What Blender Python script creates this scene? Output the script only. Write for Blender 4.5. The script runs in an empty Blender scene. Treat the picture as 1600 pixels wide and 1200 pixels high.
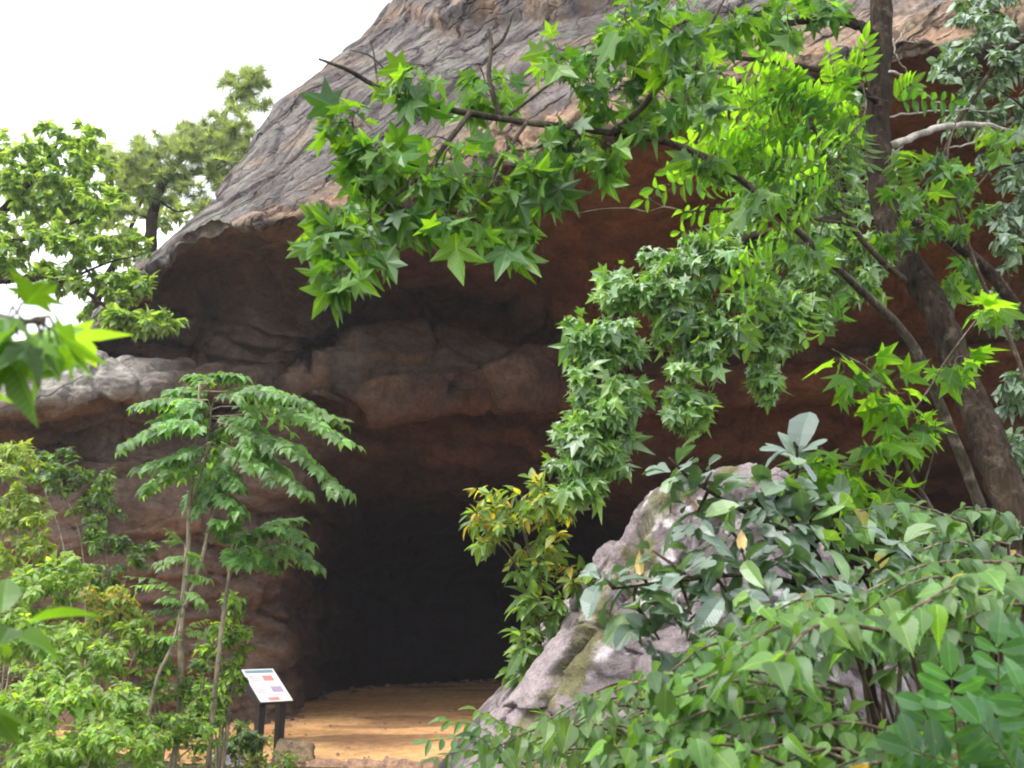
import bpy, math
import numpy as np
C = bpy.context.scene.collection
F_PX, PITCH, EYE = 1537.0, math.radians(14.0), 1.6
SP, CP = math.sin(PITCH), math.cos(PITCH)

def at(px, py, Y):
    """world point seen at a photo position, standing at ground distance Y"""
    x = (px - 800.0) / F_PX; y = (600.0 - py) / F_PX
    t = Y / (CP - SP * y)
    return np.array([x * t, Y, EYE + (SP + CP * y) * t])

def unit(v):
    v = np.asarray(v, float)
    return v / np.maximum(np.linalg.norm(v, axis=-1, keepdims=True), 1e-9)

# ---------------------------------------------------------------- noise
def _hash(ix, iy, iz, seed=0):
    n = (ix * 73856093) ^ (iy * 19349663) ^ (iz * 83492791) ^ (seed * 2654435761 & 0x7fffffff)
    n = n & 0x7fffffff
    n = (n ^ (n >> 13)) * 1274126177 & 0x7fffffff
    n = (n ^ (n >> 16)) * 668265263 & 0x7fffffff
    return ((n ^ (n >> 15)) & 0xffffff) / float(0xffffff)

def vnoise(P, seed=0):
    P = np.asarray(P, float)
    i = np.floor(P).astype(np.int64); f = P - i
    f = f * f * f * (f * (f * 6 - 15) + 10)
    x, y, z = i[:, 0], i[:, 1], i[:, 2]; r = 0
    for dx in (0, 1):
        wx = f[:, 0] if dx else 1 - f[:, 0]
        for dy in (0, 1):
            wy = f[:, 1] if dy else 1 - f[:, 1]
            for dz in (0, 1):
                wz = f[:, 2] if dz else 1 - f[:, 2]
                r = r + wx * wy * wz * _hash(x + dx, y + dy, z + dz, seed)
    return r * 2 - 1

def fbm(P, octaves=4, seed=0, gain=.5):
    r = 0; a = 1.0; s = 0
    P = np.asarray(P, float)
    for o in range(octaves):
        r = r + a * vnoise(P, seed + o * 17); s += a; a *= gain; P = P * 2.03 + 11.7
    return r / s

def ridged(P, octaves=4, seed=0):
    r = 0; a = 1.0; s = 0
    for o in range(octaves):
        r = r + a * (1 - 2 * np.abs(vnoise(P, seed + o * 17))); s += a; a *= .5; P = P * 2.03 + 5.3
    return r / s

def voronoi(P, seed=0):
    i = np.floor(P).astype(np.int64)
    d1 = np.full(len(P), 9.0); d2 = d1.copy(); cid = np.zeros(len(P))
    for dx in (-1, 0, 1):
        for dy in (-1, 0, 1):
            for dz in (-1, 0, 1):
                c = i + np.array([dx, dy, dz])
                h = [_hash(c[:, 0], c[:, 1], c[:, 2], seed + k) for k in range(3)]
                q = c + np.stack(h, 1)
                d = np.linalg.norm(P - q, axis=1)
                m = d < d1
                d2 = np.where(m, d1, np.minimum(d2, d)); cid = np.where(m, h[0], cid); d1 = np.where(m, d, d1)
    return d1, d2, cid

def sstep(a, b, x):
    t = np.clip((x - a) / (b - a), 0, 1)
    return t * t * (3 - 2 * t)

def mix(a, b, t):
    t = np.asarray(t)
    if t.ndim: t = t[:, None]
    return np.asarray(a) * (1 - t) + np.asarray(b) * t

# ---------------------------------------------------------------- mesh builder
class MB:
    def __init__(self):
        self.v, self.q, self.t, self.c, self.u, self.n = [], [], [], [], [], 0
        self.qm, self.tm = [], []
    def add(self, v, quads=None, tris=None, col=None, uv=None, mat=0):
        v = np.asarray(v, float).reshape(-1, 3)
        self.v.append(v)
        if quads is not None and len(quads):
            self.q.append(np.asarray(quads, int) + self.n); self.qm.append(np.full(len(quads), mat))
        if tris is not None and len(tris):
            self.t.append(np.asarray(tris, int) + self.n); self.tm.append(np.full(len(tris), mat))
        c = np.ones((len(v), 3)) * (.5 if col is None else np.asarray(col, float))
        self.c.append(c)
        self.u.append(np.zeros((len(v), 2)) if uv is None else np.asarray(uv, float))
        self.n += len(v)
    def build(self, name, mats, parent=None, smooth=True, loc=None):
        V = np.concatenate(self.v)
        if loc is not None: V = V - np.asarray(loc)
        me = bpy.data.meshes.new(name)
        q = np.concatenate(self.q) if self.q else np.zeros((0, 4), int)
        t = np.concatenate(self.t) if self.t else np.zeros((0, 3), int)
        loops = np.concatenate([q.ravel(), t.ravel()])
        starts = np.concatenate([np.arange(len(q)) * 4, len(q) * 4 + np.arange(len(t)) * 3])
        me.vertices.add(len(V)); me.vertices.foreach_set('co', V.astype(np.float32).ravel())
        me.loops.add(len(loops)); me.loops.foreach_set('vertex_index', loops.astype(np.int32))
        me.polygons.add(len(starts)); me.polygons.foreach_set('loop_start', starts.astype(np.int32))
        mi = np.concatenate([*self.qm, *self.tm]) if (self.qm or self.tm) else np.zeros(0)
        me.polygons.foreach_set('material_index', mi.astype(np.int32))
        me.polygons.foreach_set('use_smooth', np.full(len(starts), smooth))
        a = me.attributes.new('tint', 'FLOAT_COLOR', 'POINT')
        col = np.concatenate(self.c); a.data.foreach_set('color', np.hstack([col, np.ones((len(col), 1))]).astype(np.float32).ravel())
        a = me.attributes.new('leaf_uv', 'FLOAT_VECTOR', 'POINT')
        uv = np.concatenate(self.u); a.data.foreach_set('vector', np.hstack([uv, np.zeros((len(uv), 1))]).astype(np.float32).ravel())
        me.update(calc_edges=True); me.validate()
        for m in (mats if isinstance(mats, (list, tuple)) else [mats]): me.materials.append(m)
        o = bpy.data.objects.new(name, me); C.objects.link(o)
        if parent is not None: o.parent = parent
        elif loc is not None: o.location = loc
        return o

def tag(o, label=None, cat=None, group=None, kind=None):
    if label: o['label'] = label
    if cat: o['category'] = cat
    if group: o['group'] = group
    if kind: o['kind'] = kind
    return o

def empty(name, loc=(0, 0, 0)):
    o = bpy.data.objects.new(name, None); o.empty_display_size = .1
    o.location = [float(a) for a in loc]; C.objects.link(o)
    return o

def smooth_path(P, n):
    """Catmull-Rom through the points P (any width), n samples per span"""
    P = np.asarray(P, float)
    if len(P) < 3: 
        t = np.linspace(0, 1, n + 1)[:, None]; return P[0] * (1 - t) + P[-1] * t
    Q = np.vstack([2 * P[0] - P[1], P, 2 * P[-1] - P[-2]]); out = []
    for i in range(len(P) - 1):
        p0, p1, p2, p3 = Q[i:i + 4]
        for t in np.linspace(0, 1, n, endpoint=False):
            out.append(.5 * (2 * p1 + (p2 - p0) * t + (2 * p0 - 5 * p1 + 4 * p2 - p3) * t * t + (3 * p1 - p0 - 3 * p2 + p3) * t ** 3))
    out.append(P[-1])
    return np.array(out)

def tube(mb, P, R, sides=7, lump=0.0, rng=None, cap=True, col=None):
    P = np.asarray(P, float); n = len(P); R = np.broadcast_to(np.asarray(R, float), (n,))
    T = unit(np.gradient(P, axis=0))
    a = np.array([0, 0, 1.0]) if abs(T[0][2]) < .9 else np.array([1.0, 0, 0])
    N = unit(np.cross(T[0], a)); rings = []
    th = np.linspace(0, 2 * np.pi, sides, endpoint=False)
    for i in range(n):
        N = unit(N - T[i] * (N @ T[i])); B = np.cross(T[i], N)
        r = R[i] * (1 + (lump * rng.normal(size=sides) if lump else 0))
        rings.append(P[i] + (np.cos(th) * r)[:, None] * N + (np.sin(th) * r)[:, None] * B)
    V = np.concatenate(rings)
    k = np.arange(sides); k2 = (k + 1) % sides
    q = np.concatenate([np.stack([i * sides + k, i * sides + k2, (i + 1) * sides + k2, (i + 1) * sides + k], 1) for i in range(n - 1)])
    tr = []
    if cap:
        V = np.vstack([V, P[0], P[-1]]); e = n * sides
        tr = np.concatenate([np.stack([np.full(sides, e), k2, k], 1), np.stack([np.full(sides, e + 1), (n - 1) * sides + k, (n - 1) * sides + k2], 1)])
    mb.add(V, quads=q, tris=tr, col=col)

def box(mb, c, ax, ay, az, h, mat=0, col=None):
    """box centred on c, unit axes, half sizes h"""
    c, ax, ay, az = map(np.asarray, (c, ax, ay, az))
    V = [c + sx * h[0] * ax + sy * h[1] * ay + sz * h[2] * az for sz in (-1, 1) for sy in (-1, 1) for sx in (-1, 1)]
    q = [(0, 2, 3, 1), (4, 5, 7, 6), (0, 1, 5, 4), (2, 6, 7, 3), (0, 4, 6, 2), (1, 3, 7, 5)]
    mb.add(V, quads=q, mat=mat, col=col)
# ---------------------------------------------------------------- materials
def new_mat(name):
    m = bpy.data.materials.new(name); m.use_nodes = True
    nt = m.node_tree; nt.nodes.clear()
    out = nt.nodes.new('ShaderNodeOutputMaterial')
    return m, nt, out
def N(nt, t, **kw):
    n = nt.nodes.new('ShaderNode' + t)
    for k, v in kw.items():
        if k in n.inputs.keys() if isinstance(k, str) else False: n.inputs[k].default_value = v
        else: setattr(n, k, v)
    return n
def L(nt, a, b): nt.links.new(a, b)
def math_node(nt, op, a, b=None, clamp=False):
    n = nt.nodes.new('ShaderNodeMath'); n.operation = op; n.use_clamp = clamp
    for i, x in enumerate((a, b)):
        if x is None: continue
        if isinstance(x, (int, float)): n.inputs[i].default_value = x
        else: L(nt, x, n.inputs[i])
    return n.outputs[0]
def ramp(nt, fac, stops):
    r = nt.nodes.new('ShaderNodeValToRGB'); L(nt, fac, r.inputs[0])
    while len(r.color_ramp.elements) < len(stops): r.color_ramp.elements.new(.5)
    for e, (p, c) in zip(r.color_ramp.elements, stops):
        e.position = p; e.color = (*c, 1) if len(c) == 3 else c
    return r.outputs[0]
def mul_rgb(nt, a, b, mode='MULTIPLY', fac=1.0):
    n = nt.nodes.new('ShaderNodeMix'); n.data_type = 'RGBA'; n.blend_type = mode; n.inputs[0].default_value = fac
    for i, x in ((6, a), (7, b)):
        if isinstance(x, tuple): n.inputs[i].default_value = (*x, 1)
        else: L(nt, x, n.inputs[i])
    return n.outputs[2]
def noise(nt, vec, scale, detail=4, rough=.55):
    n = nt.nodes.new('ShaderNodeTexNoise'); n.inputs['Scale'].default_value = scale
    n.inputs['Detail'].default_value = detail; n.inputs['Roughness'].default_value = rough
    if vec is not None: L(nt, vec, n.inputs['Vector'])
    return n.outputs['Fac']
def bump(nt, h, strength, dist):
    b = nt.nodes.new('ShaderNodeBump'); b.inputs['Strength'].default_value = strength; b.inputs['Distance'].default_value = dist
    L(nt, h, b.inputs['Height']); return b.outputs[0]

def rock_mat(name, detail_scale=1.0, bump_d=.06, rough=.9):
    m, nt, out = new_mat(name)
    pos = nt.nodes.new('ShaderNodeNewGeometry').outputs['Position']
    at_ = nt.nodes.new('ShaderNodeAttribute'); at_.attribute_name = 'tint'
    n1 = noise(nt, pos, 3.0 * detail_scale, 8, .62); n2 = noise(nt, pos, 14.0 * detail_scale, 6, .6)
    v = ramp(nt, n1, [(.25, (.55, .55, .55)), (.5, (1, 1, 1)), (.75, (1.35, 1.33, 1.3))])
    w = ramp(nt, n2, [(.3, (.72, .72, .72)), (.7, (1.2, 1.2, 1.2))])
    col = mul_rgb(nt, mul_rgb(nt, at_.outputs['Color'], v), w)
    b = nt.nodes.new('ShaderNodeBsdfPrincipled'); L(nt, col, b.inputs['Base Color'])
    b.inputs['Roughness'].default_value = rough; b.inputs['Specular IOR Level'].default_value = .25
    h = math_node(nt, 'ADD', math_node(nt, 'MULTIPLY', n1, 1.0), math_node(nt, 'MULTIPLY', n2, .3))
    L(nt, bump(nt, h, .8, bump_d), b.inputs['Normal'])
    L(nt, b.outputs[0], out.inputs[0]); return m

def leaf_mat(name, transl=.45, gloss=.10, rough=.42):
    """thin leaf: diffuse and translucent light through the blade, a waxy sheen, pale veins"""
    m, nt, out = new_mat(name)
    a = nt.nodes.new('ShaderNodeAttribute'); a.attribute_name = 'tint'
    u = nt.nodes.new('ShaderNodeAttribute'); u.attribute_name = 'leaf_uv'
    s = nt.nodes.new('ShaderNodeSeparateXYZ'); L(nt, u.outputs['Vector'], s.inputs[0])
    ax = math_node(nt, 'ABSOLUTE', s.outputs[0])
    mid = math_node(nt, 'LESS_THAN', ax, .016)
    ph = math_node(nt, 'MULTIPLY', math_node(nt, 'SUBTRACT', s.outputs[1], math_node(nt, 'MULTIPLY', ax, .8)), 46.0)
    vein = math_node(nt, 'POWER', math_node(nt, 'ABSOLUTE', math_node(nt, 'SINE', ph)), 10.0)
    vv = math_node(nt, 'ADD', math_node(nt, 'MULTIPLY', mid, .5), math_node(nt, 'MULTIPLY', vein, -.26))
    br = math_node(nt, 'ADD', 1.0, vv)
    pos = nt.nodes.new('ShaderNodeNewGeometry').outputs['Position']
    nz = noise(nt, pos, 26.0, 3)
    br = math_node(nt, 'MULTIPLY', br, math_node(nt, 'ADD', .72, math_node(nt, 'MULTIPLY', nz, .56)))
    vm = nt.nodes.new('ShaderNodeVectorMath'); vm.operation = 'SCALE'; L(nt, a.outputs['Color'], vm.inputs[0]); L(nt, br, vm.inputs['Scale'])
    col = vm.outputs[0]
    sp = nt.nodes.new('ShaderNodeMix'); sp.data_type = 'RGBA'                # blemishes on the blade
    L(nt, math_node(nt, 'MULTIPLY', math_node(nt, 'GREATER_THAN', noise(nt, pos, 70.0, 3), .69), .75), sp.inputs[0]); L(nt, col, sp.inputs[6]); sp.inputs[7].default_value = (.16, .12, .04, 1)
    col = sp.outputs[2]
    d = nt.nodes.new('ShaderNodeBsdfDiffuse'); L(nt, col, d.inputs[0])
    t = nt.nodes.new('ShaderNodeBsdfTranslucent'); L(nt, mul_rgb(nt, col, (2.7, 2.5, .8)), t.inputs[0])
    g = nt.nodes.new('ShaderNodeBsdfGlossy'); g.inputs['Roughness'].default_value = rough; g.inputs[0].default_value = (.9, .95, 1, 1)
    bn = bump(nt, br, .35, .004)
    for x in (d, g): L(nt, bn, x.inputs['Normal'])
    m1 = nt.nodes.new('ShaderNodeMixShader'); m1.inputs[0].default_value = transl
    L(nt, d.outputs[0], m1.inputs[1]); L(nt, t.outputs[0], m1.inputs[2])
    lw = nt.nodes.new('ShaderNodeLayerWeight'); lw.inputs[0].default_value = .5
    m2 = nt.nodes.new('ShaderNodeMixShader')
    L(nt, math_node(nt, 'ADD', math_node(nt, 'MULTIPLY', math_node(nt, 'POWER', lw.outputs['Facing'], 3.0), gloss * 1.2), gloss * .3, True), m2.inputs[0])
    L(nt, m1.outputs[0], m2.inputs[1]); L(nt, g.outputs[0], m2.inputs[2])
    L(nt, m2.outputs[0], out.inputs[0]); return m

def bark_mat(name, c1, c2, scale=30, stretch=.18, bd=.012):
    m, nt, out = new_mat(name)
    tc = nt.nodes.new('ShaderNodeNewGeometry').outputs['Position']
    mp = nt.nodes.new('ShaderNodeMapping'); mp.inputs['Scale'].default_value = (1, 1, stretch); L(nt, tc, mp.inputs[0])
    n1 = noise(nt, mp.outputs[0], scale, 6, .6); n2 = noise(nt, tc, 6, 4)
    c = ramp(nt, n1, [(.32, c1), (.62, c2)])
    c = mul_rgb(nt, c, ramp(nt, n2, [(.35, (.6, .62, .55)), (.65, (1.25, 1.25, 1.25))]))
    lm = nt.nodes.new('ShaderNodeMix'); lm.data_type = 'RGBA'
    L(nt, ramp(nt, noise(nt, tc, 9, 6, .7), [(.54, (0,) * 3), (.66, (.55,) * 3)]), lm.inputs[0]); L(nt, c, lm.inputs[6]); lm.inputs[7].default_value = (*[min(.4, x * 2.6 + .03) for x in c2], 1)
    c = lm.outputs[2]
    b = nt.nodes.new('ShaderNodeBsdfPrincipled'); L(nt, c, b.inputs['Base Color']); b.inputs['Roughness'].default_value = .9; b.inputs['Specular IOR Level'].default_value = .12
    L(nt, bump(nt, n1, 1.0, bd), b.inputs['Normal']); L(nt, b.outputs[0], out.inputs[0]); return m

def plain_mat(name, col, rough=.6, spec=.3, var=.15, scale=20):
    m, nt, out = new_mat(name)
    pos = nt.nodes.new('ShaderNodeNewGeometry').outputs['Position']
    n = noise(nt, pos, scale, 5)
    c = mul_rgb(nt, col, ramp(nt, n, [(.3, (1 - var,) * 3), (.7, (1 + var,) * 3)]))
    b = nt.nodes.new('ShaderNodeBsdfPrincipled'); L(nt, c, b.inputs['Base Color'])
    b.inputs['Roughness'].default_value = rough; b.inputs['Specular IOR Level'].default_value = spec
    L(nt, bump(nt, n, .2, .003), b.inputs['Normal']); L(nt, b.outputs[0], out.inputs[0]); return m

def cliff_mat():
    """sandstone: stone colour per point, broken by joint cracks on the weathered outer face (leaf_uv.x marks it)"""
    m, nt, out = new_mat('sandstone_cliff')
    pos = nt.nodes.new('ShaderNodeNewGeometry').outputs['Position']
    at_ = nt.nodes.new('ShaderNodeAttribute'); at_.attribute_name = 'tint'
    mk = nt.nodes.new('ShaderNodeAttribute'); mk.attribute_name = 'leaf_uv'
    ms = nt.nodes.new('ShaderNodeSeparateXYZ'); L(nt, mk.outputs['Vector'], ms.inputs[0])
    n1 = noise(nt, pos, 2.6, 9, .66); n2 = noise(nt, pos, 13.0, 7, .65)
    wn = nt.nodes.new('ShaderNodeTexNoise'); wn.inputs['Scale'].default_value = 1.3; wn.inputs['Detail'].default_value = 5; L(nt, pos, wn.inputs['Vector'])
    wv = nt.nodes.new('ShaderNodeVectorMath'); wv.operation = 'MULTIPLY_ADD'; L(nt, wn.outputs['Color'], wv.inputs[0]); wv.inputs[1].default_value = (.9, .9, .9); L(nt, pos, wv.inputs[2])
    mp = nt.nodes.new('ShaderNodeMapping'); mp.vector_type = 'TEXTURE'; mp.inputs['Rotation'].default_value = (0, math.radians(-32), 0); mp.inputs['Scale'].default_value = (3.2, 1.3, .55); L(nt, wv.outputs[0], mp.inputs[0])
    def cracks(scale, w0):
        v = nt.nodes.new('ShaderNodeTexVoronoi'); v.feature = 'DISTANCE_TO_EDGE'; v.inputs['Scale'].default_value = scale; L(nt, mp.outputs[0], v.inputs['Vector'])
        r = nt.nodes.new('ShaderNodeMapRange'); r.interpolation_type = 'SMOOTHSTEP'; r.inputs[1].default_value = 0; r.inputs[2].default_value = w0; r.inputs[3].default_value = 1; r.inputs[4].default_value = 0
        L(nt, v.outputs['Distance'], r.inputs[0]); return r.outputs[0]
    ck = math_node(nt, 'MAXIMUM', cracks(.7, .035), math_node(nt, 'MULTIPLY', cracks(1.7, .035), .5))
    gate = ramp(nt, n1, [(.36, (.15,) * 3), (.50, (1,) * 3)])
    ck = math_node(nt, 'MULTIPLY', math_node(nt, 'MULTIPLY', ck, gate), ms.outputs[0])
    v = ramp(nt, n1, [(.25, (.5, .5, .5)), (.5, (1, 1, 1)), (.75, (1.4, 1.38, 1.35))])
    w = ramp(nt, n2, [(.3, (.68, .68, .68)), (.7, (1.25, 1.25, 1.25))])
    col = mul_rgb(nt, mul_rgb(nt, at_.outputs['Color'], v), w)
    mx = nt.nodes.new('ShaderNodeMix'); mx.data_type = 'RGBA'; L(nt, math_node(nt, 'MULTIPLY', ck, .85), mx.inputs[0]); L(nt, col, mx.inputs[6]); mx.inputs[7].default_value = (.03, .026, .026, 1)
    b = nt.nodes.new('ShaderNodeBsdfPrincipled'); L(nt, mx.outputs[2], b.inputs['Base Color']); b.inputs['Roughness'].default_value = .95; b.inputs['Specular IOR Level'].default_value = .04
    h = math_node(nt, 'ADD', math_node(nt, 'ADD', n1, math_node(nt, 'MULTIPLY', n2, .35)), math_node(nt, 'MULTIPLY', ck, -.9))
    L(nt, bump(nt, h, .9, .10), b.inputs['Normal']); L(nt, b.outputs[0], out.inputs[0]); return m
M_ROCK = cliff_mat()
M_BOULDER = rock_mat('lichened_boulder', 4.0, .06)
M_SAND = rock_mat('sand_floor', 1.6, .02, .95)
M_SOIL = rock_mat('forest_soil', 3.0, .05, .95)
M_LEAF = leaf_mat('leaf_blade', .5, .11)
M_LEAF_GLOW = leaf_mat('leaf_blade_thin', .72, .06)
M_LEAF_SHINY = leaf_mat('leaf_blade_shiny', .45, .3, .45)
M_LEAF_DULL = leaf_mat('leaf_blade_waxy', .36, .36, .5)
M_BARK = bark_mat('grey_brown_bark', (.010, .007, .005), (.046, .032, .022), 46, .12, .02)
M_BARK_MID = bark_mat('grey_sapling_bark', (.028, .023, .019), (.095, .078, .062), 60, .2, .006)
M_BARK_PALE = bark_mat('pale_stem_bark', (.2, .16, .12), (.36, .3, .23), 40, .3, .003)
M_BARK_TWIG = bark_mat('twig_bark', (.05, .038, .03), (.15, .115, .09), 60, .5, .004)
M_BARK_DEAD = bark_mat('dead_wood', (.25, .22, .2), (.45, .41, .38), 60, .5, .004)
# ---------------------------------------------------------------- terrain
def ground_z(x, y):
    x = np.asarray(x, float); y = np.asarray(y, float)
    bank = .75 * sstep(-.9, 1.6, x - .22 * (y - 9)) * (1 - sstep(10.5, 14.5, y))        # raised bank the big boulder sits on
    left = 1.1 * sstep(-4.0, -8.5, x) * (1 - sstep(15, 17, y)) * sstep(5, 9, y)
    back = -.10 * np.clip(-y - 4, 0, 60)                                   # the slope falls away behind the viewer
    return bank + left + back

def grid_sheet(x0, x1, y0, y1, nx, ny, zoff=0, fade=None):
    xs, ys = np.meshgrid(np.linspace(x0, x1, nx), np.linspace(y0, y1, ny))
    return xs.ravel(), ys.ravel(), np.array([(j * nx + i, j * nx + i + 1, (j + 1) * nx + i + 1, (j + 1) * nx + i) for j in range(ny - 1) for i in range(nx - 1)])

# one ground sheet to the horizon: fine near the viewer, coarse far off
ax = np.concatenate([-np.geomspace(14, 260, 20)[::-1], np.linspace(-13.5, 13.5, 136), np.geomspace(14, 260, 20)])
ay = np.concatenate([-np.geomspace(6, 260, 22)[::-1], np.linspace(-5.7, 40, 200), np.geomspace(40.5, 260, 14)])
X, Y = np.meshgrid(ax, ay); X = X.ravel(); Y = Y.ravel(); nx = len(ax)
P = np.stack([X, Y, X * 0], 1)
Z = ground_z(X, Y) + .05 * fbm(P * .8, 4, 3) * (np.abs(X) < 14)
Z = Z - .06 * sstep(12.6, 13.4, Y) * sstep(12.9, 13.3, Y)
cav = sstep(12.75, 13.1, Y + .15 * fbm(P * 1.3, 3, 8)) * (1 - sstep(40, 41, Y)) * (np.abs(X) < 13)
Z = np.where(cav > .5, np.minimum(Z, .0) - .02, Z)
quads = np.array([(j * nx + i, j * nx + i + 1, (j + 1) * nx + i + 1, (j + 1) * nx + i) for j in range(len(ay) - 1) for i in range(nx - 1)])
mb = MB(); n = fbm(P * .9, 4, 21)[:, None]
mb.add(np.stack([X, Y, Z], 1), quads=quads, col=np.clip(mix((.075, .05, .03), (.05, .06, .025), sstep(-.3, .4, n[:, 0])), 0, 1))
tag(mb.build('ground', M_SOIL), 'dark leaf littered forest soil sloping around the cave mouth', kind='structure')

# sandy cave floor
xs, ys, q = grid_sheet(-11, 11, 12.9, 36, 190, 210)
P = np.stack([xs, ys, xs * 0], 1)
z = .012 + .05 * fbm(P * .45, 3, 5) + .012 * fbm(P * 3.2, 3, 6)
col = mix((.70, .40, .18), (.58, .31, .13), sstep(-.35, .4, fbm(P * np.array([.6, .9, 1]), 4, 9)))
damp = sstep(.18, .42, fbm(P * np.array([.5, .9, 1]) + 7, 3, 31)) * sstep(13.6, 15, ys)
col = mix(col, (.24, .13, .07), damp * .75)
mb = MB(); mb.add(np.stack([xs, ys, z], 1), quads=q, col=col)
tag(mb.build('cave_floor', M_SAND), 'orange sandy floor of the rock shelter with damp patches', kind='structure')

# ---------------------------------------------------------------- the cliff with its rock shelter
COLS = [-600, -250, 0, 120, 220, 300, 400, 450, 480, 560, 700, 860, 1000, 1200, 1450, 1750, 2200]
ROWS = [  # skyline, upper face, mid face, lip, underside, roof, crack, block top, block bottom, recess, roof 2, roof 3, back wall, base (photo row, distance)
 [(560,21),(570,20),(545,18.5),(520,18.5),(408,17.8),(338,17.2),(222,17.6),(160,17.9),(124,18.1),(64,18.5),(-90,19),(-200,19),(-280,19),(-350,18),(-420,17),(-500,16),(-600,15)],
 [(565,19),(572,18.5),(550,17.6),(532,17.6),(420,16.8),(350,16.4),(258,16.3),(212,16.3),(176,16.3),(124,16.3),(15,16.1),(-60,15.6),(-120,15),(-170,14.2),(-200,13.2),(-220,12.2),(-260,11)],
 [(570,18),(574,17.8),(553,17.0),(538,17.0),(432,16.1),(358,15.7),(300,15.3),(272,15.1),(258,15),(232,14.8),(155,14.4),(85,13.7),(40,13),(-20,12.1),(-60,11.3),(-80,10.6),(-120,9.6)],
 [(573,17.2),(576,17.2),(555,16.7),(542,16.6),(444,15.6),(368,15.2),(347,14.7),(340,14.45),(334,14.3),(320,14),(282,13.3),(234,12.6),(190,11.8),(125,10.9),(75,10),(40,9.3),(0,8.5)],
 [(575,17.3),(578,17.3),(556,16.8),(544,16.9),(458,16.1),(384,15.7),(360,15.3),(353,15.1),(347,15),(335,14.7),(298,14),(250,13.3),(206,12.5),(142,11.6),(94,10.7),(58,10),(20,9.2)],
 [(576,17.4),(580,17.4),(557,16.9),(547,17.0),(490,16.8),(430,16.9),(415,16.9),(408,16.9),(402,16.8),(392,16.6),(372,16.4),(345,16),(315,15.3),(270,14.4),(230,13.6),(200,13),(170,12.4)],
 [(577,17.4),(582,17.4),(558,17.0),(552,17.1),(561,17.3),(570,17.6),(571,17.9),(567,18.3),(556,19.0),(514,19.6),(508,19.9),(548,20.1),(572,20.0),(560,19),(540,18),(520,17),(500,16.4)],
 [(580,16.5),(584,16.5),(566,16.0),(564,16.1),(574,16.5),(580,17.2),(581,17.5),(577,17.65),(568,17.8),(526,18.0),(518,18.4),(558,18.9),(582,19.2),(570,18.7),(550,17.7),(530,16.8),(510,16.2)],
 [(650,16),(645,15.9),(630,15.6),(622,15.7),(613,16.1),(606,16.9),(601,17.15),(606,17.3),(616,17.4),(634,17.7),(618,18.2),(618,18.9),(640,19.5),(620,19),(600,18.2),(580,17.4),(560,16.6)],
 [(675,16.8),(670,16.6),(656,16.3),(648,16.5),(630,16.9),(624,17.6),(622,17.7),(628,18.1),(640,18.8),(652,19.8),(640,20.4),(648,21.2),(690,21),(680,20.5),(670,19.5),(650,18.6),(630,18)],
 [(730,17),(725,17),(720,16.8),(720,17),(720,17.2),(700,17.6),(700,17.8),(700,18.0),(702,18.4),(708,19.7),(722,21),(745,22.5),(780,23.5),(780,23),(770,22),(750,21),(740,20)],
 [(800,16.8),(800,16.8),(800,16.6),(800,16.7),(790,16.9),(780,17.3),(780,17.7),(785,18.1),(792,19.2),(805,22),(822,24.5),(842,26.5),(862,27.5),(862,27),(852,26),(840,25),(830,24)],
 [(950,17),(950,17),(950,17),(950,17),(930,17.2),(930,17.6),(940,18.2),(945,18.8),(950,23.5),(950,28),(950,31),(958,32),(965,32),(965,31),(965,30),(965,29),(965,28)],
]
BASE_Y = [17.4,17.4,17.4,17.4,17.6,18.0,18.6,19.4,24.5,28,31,33,33,32,31,30,29]
ctrl = []
for i, px in enumerate(COLS):
    col = [at(px, r[i][0], r[i][1]) for r in ROWS]
    s = col[0]
    w = (px - 800) / F_PX
    top = [s + np.array([w * 14, 14.0, -3.0]), s + np.array([w * 5, 5.0, -.25]), s + np.array([w * 1.6, 1.6, .05])]
    b = BASE_Y[i]; d = at(px, 1060, b); d[2] = -.02
    d2 = d + np.array([0, .6, -.7])
    ctrl.append(np.array(top + col + [d, d2]))
ctrl = np.array(ctrl)                                                    # columns x rows x 3
NR = ctrl.shape[1]
seg_v = [4, 6, 10, 64, 74, 52, 12, 34, 44, 14, 34, 10, 26, 26, 34, 34, 4]  # one count per row interval
assert len(seg_v) == NR - 1
def densify(A, counts):                                                  # A: k x m x 3 -> spline along axis 0
    Q = np.concatenate([[2 * A[0] - A[1]], A, [2 * A[-1] - A[-2]]]); out = []
    for i in range(len(A) - 1):
        p0, p1, p2, p3 = Q[i:i + 4]
        d = [np.maximum(np.linalg.norm(b - a, axis=1, keepdims=True), 1e-4) ** .5 for a, b in ((p0, p1), (p1, p2), (p2, p3))]
        m1 = (p1 - p0) / d[0] - (p2 - p0) / (d[0] + d[1]) + (p2 - p1) / d[1]
        m2 = (p2 - p1) / d[1] - (p3 - p1) / (d[1] + d[2]) + (p3 - p2) / d[2]
        m1 = m1 * d[1]; m2 = m2 * d[1]
        for t in np.linspace(0, 1, counts[i], endpoint=False):
            t2, t3 = t * t, t ** 3
            out.append((2 * t3 - 3 * t2 + 1) * p1 + (t3 - 2 * t2 + t) * m1 + (-2 * t3 + 3 * t2) * p2 + (t3 - t2) * m2)
    out.append(A[-1]); return np.array(out)
seg_u = [max(6, int((b - a) / (2.6 if -60 < a < 1400 else 9))) for a, b in zip(COLS[:-1], COLS[1:])]
G = densify(ctrl, seg_u)
G = np.swapaxes(densify(np.swapaxes(G, 0, 1), seg_v), 0, 1)              # columns x rows x 3
nu, nv = G.shape[:2]
rowpar = np.concatenate([i + np.linspace(0, 1, c, endpoint=False) for i, c in enumerate(seg_v)] + [[NR - 1]])
RP = np.broadcast_to(rowpar, (nu, nv)).ravel()
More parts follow.
